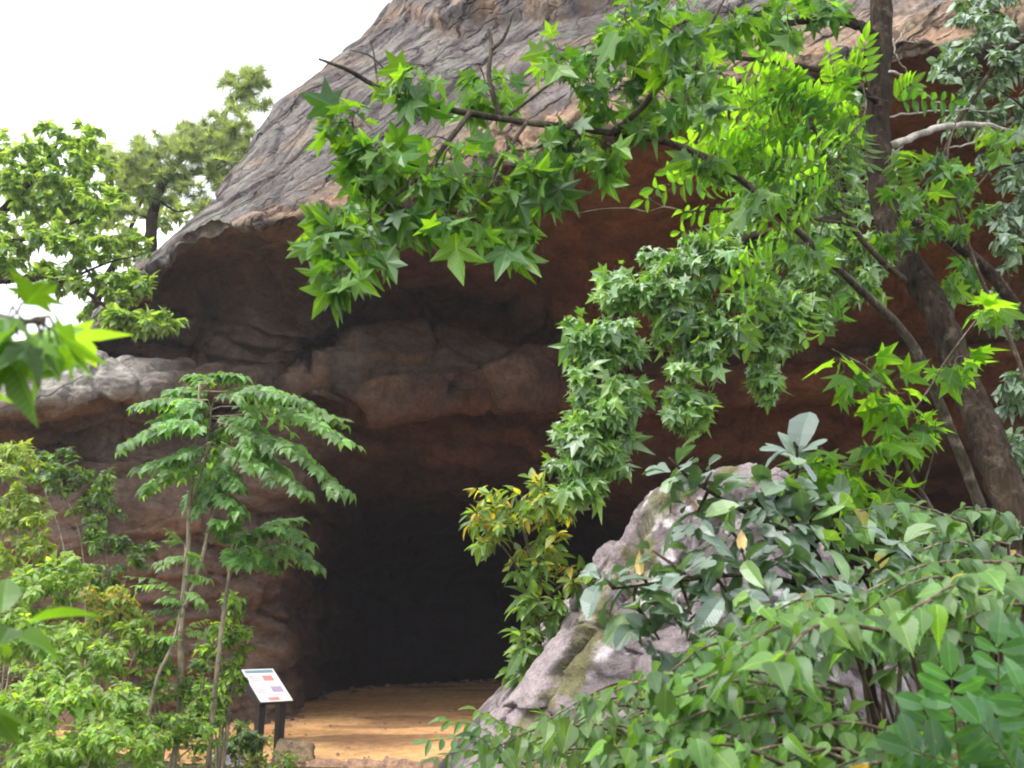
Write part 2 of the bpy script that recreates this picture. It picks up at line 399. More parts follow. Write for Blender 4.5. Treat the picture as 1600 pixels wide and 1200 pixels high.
colpx = np.concatenate([a + (b - a) * np.linspace(0, 1, c, endpoint=False) for a, b, c in zip(COLS[:-1], COLS[1:], seg_u)] + [[COLS[-1]]])
PX = np.repeat(colpx, nv)
def normals(G):
    du = np.gradient(G, axis=0); dv = np.gradient(G, axis=1)
    return unit(np.cross(dv, du)).reshape(-1, 3)
Nn = normals(G); V = G.reshape(-1, 3)
face = sstep(1.2, 3.0, RP) * (1 - sstep(6.0, 6.7, RP))                    # weathered outer face above the lip
inner = sstep(6.1, 7.0, RP)
# big shapes
V = V + Nn * (.32 * fbm(V * .45, 3, 2))[:, None] * (.6 + .4 * face[:, None])
# plates of the cross-bedded face: cells stretched along the dip of the beds
dip = unit(np.array([.78, -.16, .6])); acr = unit(np.cross(dip, np.array([-.2, -1, .35]))); thk = np.cross(dip, acr)
warp = .35 * np.stack([fbm(V * .9, 3, s) for s in (41, 42, 43)], 1)
L3 = np.stack([(V + warp) @ dip * .35, (V + warp) @ acr * 1.5, (V + warp) @ thk * .7], 1)
d1, d2, cid = voronoi(L3, 5)
crack1 = 1 - sstep(.0, .10, d2 - d1)
L4 = np.stack([(V + warp) @ dip * .8, (V + warp) @ acr * 4.6, (V + warp) @ thk * 1.6], 1)
e1, e2, cid2 = voronoi(L4, 9)
crack2 = 1 - sstep(.0, .13, e2 - e1)
disp = face * ((cid - .5) * .13 - crack1 * .03 + (cid2 - .5) * .03 - crack2 * .01 + .03 * fbm(V * 2.4, 4, 14))
# ragged lip: notches and hanging flakes
lip = np.exp(-((RP - 6.1) / .55) ** 2)
disp += lip * (.35 * fbm(V * np.array([1.1, 1.1, 1.6]), 4, 23) + .18 * ridged(V * 2.6, 3, 24))
# horizontal beds of the shaded wall, more on the left where the wall faces the viewer
bed_in = V + .25 * np.stack([fbm(V * .8, 3, s) for s in (51, 52, 53)], 1)
beds = ridged(bed_in * np.array([.35, .35, 1.9]), 4, 60)
lw = 1 - sstep(430, 640, PX)
disp += inner * (beds * (.08 + .20 * lw) + .14 * fbm(V * np.array([.8, .8, 1.3]), 5, 71) + .03 * ridged(V * 3.4, 4, 72))
led_z = V[:, 2] + .35 * fbm(V * np.array([.5, .5, .3]), 3, 95)                 # long undercut ledges of the side wall
lf = (led_z * .95 + .2) % 1.0
g1, g2, gid = voronoi(bed_in * np.array([.42, .3, .9]) + 3.7, 133)
blk = sstep(8.2, 8.8, RP) * (1 - sstep(11.6, 12.4, RP)) * sstep(180, 300, PX) * (1 - sstep(900, 1100, PX))
disp += blk * ((gid - .5) * .5 - (1 - sstep(0, .09, g2 - g1)) * .16)
disp += inner * lw * (sstep(.0, .07, lf) * (1 - sstep(.15, 1.0, lf)) * .20 - .06) * sstep(12.0, 12.6, RP)
h1, h2, hid = voronoi(bed_in * np.array([.55, .55, 1.0]), 33)
disp += inner * ((hid - .5) * (.10 + .12 * lw) - (1 - sstep(0, .07, h2 - h1)) * .08)
disp -= (.60 * np.exp(-((RP - 9.4) / .32) ** 2) * (.55 + .45 * fbm(V * .6, 2, 91)) + .45 * np.exp(-((RP - 11.8) / .35) ** 2)) * (.4 + .6 * sstep(100, 260, PX))
edge = np.interp(PX, [560, 620, 700, 860, 1000, 1200, 1500], [2.9, 3.5, 4.35, 4.6, 4.7, 4.75, 4.8]) + .14 * fbm(V * 1.1, 4, 92)   # upper bed standing proud of the face
cap = (1 - sstep(edge - .10, edge + .02, RP)) * sstep(600, 760, PX) * sstep(3.15, 3.8, RP)
disp += cap * (.40 + .22 * fbm(V * np.array([.8, .8, 2.2]), 4, 93) + .12 * ridged(V * np.array([1, 1, 4.0]), 3, 94))
V = V + Nn * disp[:, None]
# colours of the stone, with shade painted into the depth of the shelter
n1 = fbm(V * .9, 5, 81); n2 = fbm(V * 2.3, 5, 82); n3 = fbm(V * np.array([1.2, 1.2, 3.5]), 4, 83)
grey = mix((.18, .16, .155), (.115, .10, .098), sstep(-.35, .35, n1))
grey = mix(grey, (.22, .23, .19), sstep(.05, .4, n2) * .5)                # pale lichen
grey = mix(grey, (.36, .235, .135), sstep(.16, .42, fbm(V * np.array([.7, .7, 2.2]) + 3, 4, 84)) * .3)
grey = mix(grey, (.09, .08, .085), np.maximum(crack1, crack2 * .7) * .85 * face)
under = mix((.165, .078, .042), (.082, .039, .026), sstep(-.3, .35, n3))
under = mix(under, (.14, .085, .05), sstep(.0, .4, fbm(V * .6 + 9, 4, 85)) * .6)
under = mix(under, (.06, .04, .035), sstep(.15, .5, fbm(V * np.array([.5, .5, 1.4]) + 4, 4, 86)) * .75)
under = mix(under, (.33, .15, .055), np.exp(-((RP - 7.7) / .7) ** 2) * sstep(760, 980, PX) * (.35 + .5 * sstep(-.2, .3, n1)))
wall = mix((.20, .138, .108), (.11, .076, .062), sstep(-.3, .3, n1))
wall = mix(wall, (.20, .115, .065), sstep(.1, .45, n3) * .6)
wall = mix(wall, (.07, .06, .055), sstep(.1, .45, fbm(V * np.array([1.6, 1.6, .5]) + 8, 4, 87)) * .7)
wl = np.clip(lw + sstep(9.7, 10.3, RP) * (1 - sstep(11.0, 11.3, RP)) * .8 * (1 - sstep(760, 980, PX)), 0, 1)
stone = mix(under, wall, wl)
back_shade = sstep(12.0, 14.2, RP) * sstep(370, 560, PX)  # painted shade: stone colour fades to near black deep in the shelter
stone = mix(stone, (.012, .008, .008), back_shade * .97)
led = (1 - sstep(200, 330, PX)) * sstep(9.6, 10, RP) * (1 - sstep(10.9, 11.15, RP))
stone = mix(stone, mix((.42, .40, .38), (.24, .22, .21), sstep(-.3, .3, n2)), led * .85)
capo = np.exp(-((RP - edge + .10) / .10) ** 2) * sstep(590, 660, PX)
orange = np.exp(-((RP - 5.75) / .30) ** 2) * sstep(-.25, .25, n2 + .15)
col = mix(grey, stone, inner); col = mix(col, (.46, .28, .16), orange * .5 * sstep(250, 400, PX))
col = mix(col, (.34, .21, .13), capo * .6 * sstep(-.2, .2, n2))
q = np.array([(i * nv + j, (i + 1) * nv + j, (i + 1) * nv + j + 1, i * nv + j + 1) for i in range(nu - 1) for j in range(nv - 1)])
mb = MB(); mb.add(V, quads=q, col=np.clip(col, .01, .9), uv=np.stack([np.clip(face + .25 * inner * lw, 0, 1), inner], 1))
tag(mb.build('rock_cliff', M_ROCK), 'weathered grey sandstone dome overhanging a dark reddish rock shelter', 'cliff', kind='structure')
CLIFF_V = V.reshape(nu, nv, 3)

# ---------------------------------------------------------------- boulders
def boulder(name, center, planes, nseg=90, seed=0, amp=.1, colfn=None, mat=None, p=9, facet=0):
    th = np.linspace(0, 2 * np.pi, nseg * 2, endpoint=False); ph = np.linspace(.001, np.pi - .001, nseg)
    T, PH = np.meshgrid(th, ph)
    D = np.stack([np.sin(PH) * np.cos(T), np.sin(PH) * np.sin(T), np.cos(PH)], 2).reshape(-1, 3)
    s = 0
    for n, d in planes: s = s + np.maximum(0, D @ unit(n) / d) ** p
    r = s ** (-1 / p)
    V = D * r[:, None]; sc = r.mean()
    V = V + D * (amp * sc * (fbm(V / sc * 1.6 + seed, 4, seed) + .35 * ridged(V / sc * 3.7 + seed, 4, seed + 5)))[:, None]
    if facet:
        f1, f2, fc = voronoi(V * facet + .25 * np.stack([fbm(V * 2, 3, k) for k in (1, 2, 3)], 1), 77)
        V = V + D * ((fc - .5) * .16 * sc - .05 * sc * (1 - sstep(0, .12, f2 - f1)) + .03 * sc * fbm(V * 7, 4, 78))[:, None]
    m = nseg * 2
    q = np.array([(i * m + j, (i + 1) * m + j, (i + 1) * m + (j + 1) % m, i * m + (j + 1) % m) for i in range(nseg - 1) for j in range(m)])
    mb = MB(); mb.add(V + np.asarray(center), quads=q, col=colfn(V, D, sc))
    return mb.build(name, mat or M_BOULDER, loc=center)

def big_col(V, D, sc):
    n1 = fbm(V * 1.5, 5, 101); n2 = fbm(V * 4.5, 4, 102); v1, v2, _ = voronoi(V * 5 + .4 * np.stack([n2, n2, n2], 1), 7)
    c = mix((.32, .265, .28), (.16, .132, .14), sstep(-.3, .3, n1))
    pale = sstep(.03, .22, n1 + .5 * n2) * (1 - sstep(.3, .55, v1))
    c = mix(c, (.58, .53, .55), pale * .9)
    c = mix(c, (.10, .085, .08), sstep(.2, .5, fbm(V * 2.2 + 5, 4, 103)) * .7)
    ridge = np.exp(-((V[:, 0] * .62 + V[:, 2] * .0 + .55 + .25 * n1 + V[:, 2] * -.42) / .16) ** 2)
    moss = sstep(.45, .85, ridge + .9 * n2 + .4 * fbm(V * 9, 3, 104)) 
    return mix(c, (.13, .125, .04), moss * .8)
bc = at(1060, 1010, 9.5)
o = boulder('boulder', bc, [((-.78, -.05, .62), .96), ((-.3, 0, .95), 1.38), ((.85, 0, .53), 1.75), ((-.25, -.9, .38), 1.0), ((.3, .9, .3), 1.4), ((.7, -.7, .2), 1.4), ((0, 0, -1), 1.6), ((-1, -.2, .05), 2.0)], 230, 11, .10, big_col, facet=1.7)
tag(o, 'huge pale boulder with white lichen and green moss under the shrubs', 'boulder')
def small_col(c0, c1):
    return lambda V, D, sc: mix(c0, c1, sstep(-.35, .35, fbm(V / sc * 1.8, 4, 5)))
for (px, py, Yd, w, h, c0, c1, lab, seed) in (
    (372, 1196, 12.8, .30, .16, (.30, .28, .30), (.2, .19, .2), 'flat grey rock at the left foot of the information sign', 3),
    (462, 1176, 12.9, .22, .20, (.27, .2, .12), (.15, .11, .08), 'brown rock beside the right post of the information sign', 9)):
    c = at(px, py, Yd)
    o = boulder('rock', (c[0], c[1], c[2]), [((1, .2, .1), w), ((-1, .1, .2), w), ((0, -1, .3), w * .8), ((.1, 1, .2), w * .8), ((.1, .1, 1), h * .7), ((.5, -.3, 1), h * .85), ((0, 0, -1), .25)], 40, seed, .16, small_col(c0, c1))
    tag(o, lab, 'rock')
rs = np.random.default_rng(5)
curb = [(470, 1199, .22, 'reddish edging stone lying nearest to the sign'), (520, 1200, .26, 'second edging stone from the sign, low and rounded'), (575, 1200, .24, 'flat pinkish edging stone at the middle of the sand edge'),
        (632, 1199, .27, 'long edging stone right of the middle of the sand edge'), (684, 1198, .22, 'edging stone half hidden by the drooping green fronds')]
for k, (px, py, w, lab) in enumerate(curb):
    c = at(px, py, 12.75); c[2] = -.02
    o = boulder('edging_stone', c, [((1, 0, .1), w), ((-1, 0, .2), w), ((0, -1, .3), .14), ((.1, 1, .2), .14), ((.1, .1, 1), .07), ((0, 0, -1), .15)], 30, 30 + k, .2, small_col((.42, .25, .17), (.25, .16, .12)))
    tag(o, lab, 'stone', 'edging stones along the cave floor')

# ---------------------------------------------------------------- interpretive sign
M_DARKMETAL = plain_mat('dark_brown_powder_coat', (.022, .017, .018), .5, .4)
M_PAPER = plain_mat('printed_panel', (.70, .68, .70), .35, .4, .04)
M_TEAL = plain_mat('title_band_ink', (.16, .26, .30), .4, .4, .1)
M_RED = plain_mat('red_picture_ink', (.55, .22, .20), .4, .4, .25, 60)
M_MAUVE = plain_mat('mauve_picture_ink', (.36, .28, .40), .4, .4, .25, 60)
M_INK = plain_mat('text_ink', (.40, .38, .42), .4, .3, .1)
base = at(422, 1192, 13.0); base[2] = float(ground_z(base[0], base[1]))
root = empty('information_sign', base)
tag(root, 'low slanted information sign with printed white panel on two dark posts', 'sign')
a = math.radians(45); til = math.radians(36)
wd = np.array([math.sin(a), math.cos(a), 0]); hz = np.array([math.cos(a), -math.sin(a), 0])
dn = hz * math.cos(til) + np.array([0, 0, -math.sin(til)]); nm = np.cross(dn, wd); nm = nm if nm[2] > 0 else -nm
TL = at(375, 1046, 12.95) - base; W_, H_ = .48, .65
cen = TL + wd * W_ / 2 + dn * H_ / 2
mb = MB(); box(mb, cen - nm * .016, wd, dn, nm, (W_ / 2, H_ / 2, .016)); fr = mb.build('frame', M_DARKMETAL, root, False)
mb = MB()
box(mb, cen + nm * .003, wd, dn, nm, (W_ / 2 - .012, H_ / 2 - .012, .003), 0)
def ink(u0, u1, v0, v1, mat):                                            # printed areas, u across, v down the panel
    c = TL + wd * W_ * (u0 + u1) / 2 + dn * H_ * (v0 + v1) / 2 + nm * .0068
    box(mb, c, wd, dn, nm, (W_ * (u1 - u0) / 2, H_ * (v1 - v0) / 2, .0008), mat)
ink(.08, .92, .05, .14, 1); ink(.50, .80, .22, .38, 2); ink(.55, .88, .55, .72, 3); ink(.30, .62, .86, .95, 2)
for k in range(9):
    if k != 4: ink(.08, .40 + .04 * (k % 3), .22 + .06 * k, .235 + .06 * k, 4)
for k in range(3): ink(.52, .86 - .05 * k, .44 + .035 * k, .452 + .035 * k, 4)
for k in range(14): ink(.08, .36 + .05 * ((k * 7) % 3), .205 + .052 * k, .211 + .052 * k, 4)
for u in (.03, .97):
    for v in (.025, .975): ink(u - .012, u + .012, v - .009, v + .009, 4)
for k in range(3): ink(.50, .90 - .06 * k, .76 + .03 * k, .772 + .03 * k, 4)
mb.build('printed_panel', [M_PAPER, M_TEAL, M_RED, M_MAUVE, M_INK], root, False)
mid = TL + dn * H_ * .72 + wd * W_ / 2
for s in (-1, 1):
    pt = mid + wd * s * .145
    mb = MB(); top = pt[2] - .05
    box(mb, (pt[0], pt[1], top / 2 - .1), wd, hz, (0, 0, 1), (.042, .05, top / 2 + .1)); mb.build('post', M_DARKMETAL, root, False)
    # cheek plate carrying the panel on this post
    mb = MB(); p0 = TL + dn * .03 + wd * (W_ / 2 + s * .222) - nm * .033; p1 = TL + dn * (H_ - .03) + wd * (W_ / 2 + s * .222) - nm * .033
    p2 = p1 - np.array([0, 0, .03]); p3 = p0 - np.array([0, 0, .20]) + hz * .05
    A_ = [p0, p1, p2, p3]; th = wd * .008
    mb.add([x - th for x in A_] + [x + th for x in A_], quads=[(0, 1, 2, 3), (7, 6, 5, 4), (0, 4, 5, 1), (1, 5, 6, 2), (2, 6, 7, 3), (3, 7, 4, 0)])
    mb.build('bracket', M_DARKMETAL, root, False)
mb = MB(); box(mb, mid - np.array([0, 0, .1]), wd, hz, (0, 0, 1), (.2, .03, .03)); mb.build('crossbar', M_DARKMETAL, root, False)
# ---------------------------------------------------------------- leaf shapes (base at 0,0, tip at 0,1)
class Tm: pass
def fan_leaf(outline, centre=(0, .4), fold=.0, bend=.25, cup=0.0):
    o = np.array(outline, float); c = np.array([centre])
    xy = np.vstack([c, o]); n = len(o)
    t = Tm(); t.uv = xy
    t.z = -bend * ((xy[:, 1] - centre[1]) ** 2 + xy[:, 0] ** 2) + fold * np.abs(xy[:, 0]) + cup
    t.tris = np.array([(0, 1 + (i + 1) % n, 1 + i) for i in range(n)])
    return t
def strip_leaf(ys, ws, fold=.25, bend=.25):
    xy = []; tr = []
    n = len(ys); idx = []
    for y, w_ in zip(ys, ws):
        if w_ == 0: idx.append((len(xy),) * 3); xy.append((0, y))
        else:
            k = len(xy); idx.append((k, k + 1, k + 2)); xy += [(0, y), (-w_, y), (w_, y)]
    for a, b in zip(idx[:-1], idx[1:]):
        for s in (1, 2):
            f = [a[0], b[0], b[s], a[s]]
            if s == 1: f = f[::-1]
            u = []
            for x in f:
                if x not in u: u.append(x)
            tr.append(tuple(u[:3]))
            if len(u) == 4: tr.append((u[0], u[2], u[3]))
    t = Tm(); t.uv = np.array(xy, float); t.tris = np.array(tr)
    t.z = fold * np.abs(t.uv[:, 0]) - bend * t.uv[:, 1] ** 2
    return t
def star_outline(lobes, c=(0, .30), notch=.2, sh=.0):
    pts = []
    for k, (ang, ln, wd_) in enumerate(lobes):
        a = math.radians(ang)
        for da, r in (((-wd_), ln * .52), (0, ln), (wd_, ln * .52)):
            b = a + math.radians(da); pts.append((c[0] + r * math.cos(b), c[1] + r * math.sin(b)))
        if k < len(lobes) - 1:
            b = math.radians((ang + lobes[k + 1][0]) / 2); pts.append((c[0] + notch * math.cos(b), c[1] + notch * math.sin(b)))
        else: pts.append((0, 0))
    return pts
STAR = fan_leaf(star_outline([(-32, .50, 21), (28, .66, 21), (90, .72, 20), (152, .66, 21), (212, .50, 21)], notch=.25), (0, .30), .12, .35)
MAPLE = fan_leaf(star_outline([(-30, .42, 20), (30, .60, 21), (90, .72, 20), (150, .60, 21), (210, .42, 20)], notch=.30), (0, .30), .15, .4)
STAR_FAR = fan_leaf([(.03, 0), (.42, .03), (.25, .32), (.58, .62), (.2, .55), (0, 1), (-.2, .55), (-.58, .62), (-.25, .32), (-.42, .03), (-.03, 0)], (0, .32), .12, .35)
OVATE = strip_leaf([0, .07, .2, .38, .58, .78, .92, 1], [0, .13, .27, .33, .27, .15, .05, 0], .22, .28)
_ys = np.linspace(0, 1, 23); _ws = np.interp(_ys, [0, .07, .2, .36, .55, .75, .88, 1], [.0, .16, .28, .33, .27, .14, .05, 0]); _ws[2:-2:2] -= .022; _ws[1:-2:2] += .008
TOOTHED = strip_leaf(list(_ys[:1]) + list(_ys[1:-1]) + [1], list(np.r_[0, _ws[1:-1], 0]), .2, .32)
OVATE_MID = strip_leaf([0, .18, .45, .75, 1], [0, .24, .29, .16, 0], .25, .28)
LANCE = strip_leaf([0, .2, .5, .8, 1], [0, .16, .2, .11, 0], .25, .25)
HEART = strip_leaf([0, .05, .25, .55, .82, 1], [0, .24, .36, .28, .11, 0], .2, .3)
SMALL = strip_leaf([0, .4, 1], [0, .27, 0], .25, .2)
MITTEN = fan_leaf([(.02, 0), (.14, .2), (.3, .42), (.38, .56), (.34, .68), (.22, .70), (.16, .62), (.19, .80), (.12, .95), (0, 1), (-.12, .94), (-.2, .78), (-.16, .62), (-.26, .72), (-.38, .68), (-.40, .55), (-.3, .4), (-.14, .2), (-.02, 0)], (0, .5), .18, .3)
OBLONG = strip_leaf([0, .15, .4, .7, .9, 1], [0, .13, .24, .27, .15, 0], .2, .3)
_r = np.random.default_rng(4)
def _star(sc_, notch, wd_, bend):
    j = lambda a: a * _r.uniform(.86, 1.12)
    return fan_leaf(star_outline([(-32 + _r.normal(0, 5), j(.50), wd_), (28 + _r.normal(0, 5), j(.64), wd_), (90 + _r.normal(0, 4), j(.72), wd_), (152 + _r.normal(0, 5), j(.64), wd_), (212 + _r.normal(0, 5), j(.50), wd_)], notch=notch), (0, .30), _r.uniform(0, .3), bend)
STAR = [_star(1, .28, 23, b) for b in (.15, .35, .5, .3, .7)]
MAPLE = [_star(1, .33, 22, b) for b in (.2, .4, .6)]
STAR_FAR = [STAR_FAR] + [fan_leaf([(.03, 0), (.40 * a, .03), (.25, .32), (.55 * b, .60), (.2, .55), (.04 * (a - b), c), (-.2, .55), (-.57 * a, .62), (-.25, .32), (-.42 * b, .05), (-.03, 0)], (0, .32), .2, .5) for a, b, c in ((1.1, .85, .9), (.8, 1.1, 1.05))]
TOOTHED = [TOOTHED] + [strip_leaf(list(_ys), list(np.r_[0, _ws[1:-1] * k, 0]), f, b) for k, f, b in ((.82, .35, .5), (1.08, .1, .15))]
MITTEN = [MITTEN, fan_leaf([(.02, 0), (.16, .2), (.3, .42), (.40, .58), (.33, .66), (.2, .60), (.17, .82), (.08, .97), (-.04, 1), (-.18, .88), (-.28, .65), (-.3, .42), (-.16, .18), (-.02, 0)], (0, .45), .2, .4), fan_leaf([(-.02, 0), (-.16, .2), (-.3, .42), (-.40, .58), (-.33, .66), (-.2, .60), (-.17, .82), (-.08, .97), (.04, 1), (.18, .88), (.28, .65), (.3, .42), (.16, .18), (.02, 0)][::-1], (0, .45), .2, .4)]
def tuft():
    r = np.random.default_rng(1); t = Tm(); xy = []; z = []; tr = []
    for k in range(18):
        a = r.uniform(-1.4, 1.4); e = r.uniform(-.9, .9); l = r.uniform(.7, 1)
        d = np.array([math.sin(a) * math.cos(e), math.cos(a) * math.cos(e), math.sin(e)]) * l
        s = np.array([d[1], -d[0], 0]) / max(np.hypot(d[0], d[1]), .01) * .045; i = len(xy)
        for p in (s, -s, d): xy.append(p[:2]); z.append(p[2])
        tr.append((i, i + 1, i + 2))
    t.uv = np.array(xy); t.z = np.array(z); t.tris = np.array(tr); return t
TUFT = tuft()

def place(mb, tm, P, D, Nv, S, col, rng, curl=(.2, 2.3)):
    P = np.asarray(P, float); n = len(P)
    if isinstance(tm, list):                                              # several shapes of the same kind of leaf
        w_ = rng.integers(0, len(tm), n); S = np.broadcast_to(S, (n,)); col = np.broadcast_to(col, (n, 3))
        for k_, t_ in enumerate(tm):
            m_ = w_ == k_; place(mb, t_, P[m_], np.broadcast_to(D, (n, 3))[m_], np.broadcast_to(Nv, (n, 3))[m_], S[m_], col[m_], rng, curl)
        return
    if n == 0: return
    y = unit(D); z = unit(Nv - (Nv * y).sum(1, keepdims=True) * y); x = np.cross(y, z)
    S = np.broadcast_to(np.asarray(S, float), (n,))[:, None, None]
    cu = rng.uniform(*curl, n)[:, None, None]; wdt = rng.uniform(.85, 1.15, n)[:, None, None]
    tx, ty, tz = tm.uv[:, 0][None, :, None], tm.uv[:, 1][None, :, None], tm.z[None, :, None]
    tw = rng.normal(0, .12, n)[:, None, None] * tx * ty                   # a slight twist
    V = P[:, None] + S * (tx * wdt * x[:, None] + ty * y[:, None] + (tz * cu + tw) * z[:, None])
    k = len(tm.uv)
    T = (tm.tris[None] + (np.arange(n) * k)[:, None, None]).reshape(-1, 3)
    mb.add(V.reshape(-1, 3), tris=T, col=np.repeat(np.broadcast_to(col, (n, 3)), k, 0), uv=np.tile(tm.uv, (n, 1)))

def pick(pal, n, rng, j=.22):
    """leaf colours of the plant's own kind, each leaf a little different"""
    A = np.array(pal, float); i = rng.integers(0, len(A), n); k = rng.integers(0, len(A), n)
    t = rng.random(n)[:, None]
    return np.clip((A[i] * t + A[k] * (1 - t)) * np.exp(rng.normal(0, j, n))[:, None], .005, .8)

def spots(regions, rng):
    """points scattered through rounded volumes: (photo x, photo y, half width, half height, distance, half depth, count)"""
    out = []
    for px, py, rx, ry, Yd, dY, n in regions:
        a = rng.normal(size=(n, 3)); a = unit(a) * rng.random((n, 1)) ** .45
        for q in a: out.append(at(px + rx * q[0], py + ry * q[1], Yd + dY * q[2]))
    return np.array(out)

def grow(skel, targets, rng, sag=.06, spread=1.0):
    """join every target to the nearest wood with a curved twig; twigs carry later twigs"""
    S = [np.asarray(s) for s in skel]; S = np.concatenate(S)
    todo = np.array(targets); twigs = []
    dist = np.linalg.norm(todo[:, None] - S[None], axis=2); dm = dist.min(1); am = dist.argmin(1)
    alive = np.ones(len(todo), bool)
    for _ in range(len(todo)):
        i = np.argmin(np.where(alive, dm, 1e9)); alive[i] = False
        a, b = S[am[i]], todo[i]; l = np.linalg.norm(b - a)
        m = (a + b) / 2 + rng.normal(0, .07, 3) * l + np.array([0, 0, sag * l])
        path = smooth_path([a, m, b], 3); twigs.append(path)
        new = path[2:]
        S = np.vstack([S, new])
        d = np.linalg.norm(todo[:, None] - new[None], axis=2)
        dn_ = d.min(1); k = dn_ < dm
        am = np.where(k, len(S) - len(new) + d.argmin(1), am); dm = np.minimum(dm, dn_)
    return twigs

UP = np.array([0, 0, 1.0]); EYE_P = np.array([0, 0, EYE])
def leaves_on(twigs, k, rng, size, along=(.3, 1.0), fwd=.6, side=.7, droop=.5, jit=.35, up=.8, cam=.4, nj=.35, off=.02, sj=.2):
    P, D, Nv, T = [], [], [], []
    for tw in twigs:
        n = k if isinstance(k, int) else rng.integers(k[0], k[1] + 1)
        s = np.sort(rng.uniform(along[0], along[1], n)); s[-1:] = along[1]
        f = s * (len(tw) - 1); i = np.clip(f.astype(int), 0, len(tw) - 2); p = tw[i] + (tw[i + 1] - tw[i]) * (f - i)[:, None]
        t = unit(tw[i + 1] - tw[i]); lat = unit(np.cross(t, UP) + 1e-3)
        sg = np.where(np.arange(n) % 2, 1, -1)[:, None] * rng.uniform(.4, 1, (n, 1))
        d = unit(t * fwd + lat * sg * side + np.array([0, 0, -droop]) + rng.normal(0, jit, (n, 3)))
        P.append(p + d * off); D.append(d); T.append(p)
        Nv.append(UP * up + unit(EYE_P - p) * cam + rng.normal(0, nj, (n, 3)))
    P, D, Nv, T = map(np.concatenate, (P, D, Nv, T))
    S = size * np.exp(rng.normal(0, sj, len(P)))
    return P, D, Nv, S, T

def wood(mb, limbs, rng, sides=8, n=7, lump=.05):
    """limbs: (points (photo x, photo y, distance), radius at start, radius at end); returns their centre lines"""
    sk = []
    for L_ in limbs:
        pts = [at(*p) if len(p) == 3 else np.array(p[:3]) for p in L_[0]]
        P = smooth_path(pts, n)
        r = L_[1:] if len(L_) > 2 else (L_[1], L_[1] * .5)
        t = np.linspace(0, 1, len(P))
        R = np.interp(t, np.linspace(0, 1, len(r)), r)
        P = P + rng.normal(0, 1, P.shape) * (R * .06)[:, None]
        tube(mb, P, R, sides, lump, rng); sk.append(P)
    return sk

def root_to(px, py, Yd, drop=0):
    """the point on the ground below a photo position"""
    p = at(px, py, Yd); return (p[0], p[1], float(ground_z(p[0], p[1])) - .08, 0)

def plant(name, label, cat, limbs, regions, seed, leaf, size, k, pal, bark=None, twig_r=.004, group=None, leafmat=None, wood_name='trunk', leaf_name='foliage',
          petiole=False, tips=None, sag=.06, extra=None, sides=8, tipfrac=.75, twig_sides=4, joff=None, **lo):
    rng = np.random.default_rng(seed)
    mw = MB(); sk = wood(mw, limbs, rng, sides)
    base = sk[0][0]
    root = empty(name, base); tag(root, label, cat, group)
    ml = MB()
    if regions:
        tg = spots(regions, rng)
        tw = grow(sk, tg, rng, sag)
        for t in tw: tube(mw, t, np.linspace(twig_r, twig_r * .45, len(t)), twig_sides, cap=False)
        P, D, Nv, S, T = leaves_on(tw, k, rng, size, **lo)
        col = pick(pal, len(P), rng)
        if tips is not None:                                             # young leaves at the shoot ends have a colour of their own
            zr = (P[:, 2] - P[:, 2].min()) / np.ptp(P[:, 2])
            young = rng.random(len(P)) < tips[1] * sstep(.2, .95, zr)
            col[young] = pick(tips[0], young.sum(), rng)
            S = np.where(young, S * .75, S)
        place(ml, leaf, P, D, Nv, S, col, rng)
        if petiole:
            for a, b in zip(T, P): tube(mw, np.array([a, (a + b) / 2 + (0, 0, .006), b]), .0013, 3, cap=False)
    if extra: extra(ml, mw, rng, sk)
    mw.build(wood_name, bark or M_BARK, root, True, base)
    if ml.n: ml.build(leaf_name, leafmat or M_LEAF, root, False, base)
    return root

def pinnate(ml, mw, a, b, rng, pairs, lsize, leaf, pal, droop=.12, upv=UP, upmix=.35, rr=.0022, ang=.9, start=.18, tip=True, taper=.25):
    """one feather leaf from base a to tip b"""
    a = np.asarray(a, float); b = np.asarray(b, float); l = np.linalg.norm(b - a)
    P = smooth_path([a, (a + b) / 2 + UP * droop * l, b], 6)
    tube(mw, P, np.linspace(rr, rr * .5, len(P)), 3, cap=False)
    s = np.linspace(start, .96, pairs); f = s * (len(P) - 1); i = np.clip(f.astype(int), 0, len(P) - 2)
    p = P[i] + (P[i + 1] - P[i]) * (f - i)[:, None]; t = unit(P[i + 1] - P[i])
    nrm = unit(upv + upmix * unit(EYE_P - a) + rng.normal(0, .15, 3))
    lat = unit(np.cross(t, nrm)); nv = unit(np.cross(lat, t))
    PP, DD, NN, SS = [], [], [], []
    for sg in (-1, 1):
        d = unit(t * (1 - ang * .55) + lat * sg * ang + rng.normal(0, .10, p.shape) - nv * rng.uniform(.05, .4, (len(p), 1)))
        PP.append(p); DD.append(d); NN.append(nv + rng.normal(0, .18, p.shape)); SS.append(lsize * (1 - taper * np.abs(s - .5) * 1.6) * rng.uniform(.88, 1.12, len(s)))
    if tip: PP.append(P[-1:]); DD.append(t[-1:]); NN.append(nv[-1:]); SS.append(np.array([lsize]))
    PP, DD, NN, SS = map(np.concatenate, (PP, DD, NN, SS))
    c = pick(pal, 1, rng, .25)[0] * np.exp(rng.normal(0, .12, (len(PP), 1)))
    place(ml, leaf, PP, DD, NN, SS, c, rng)
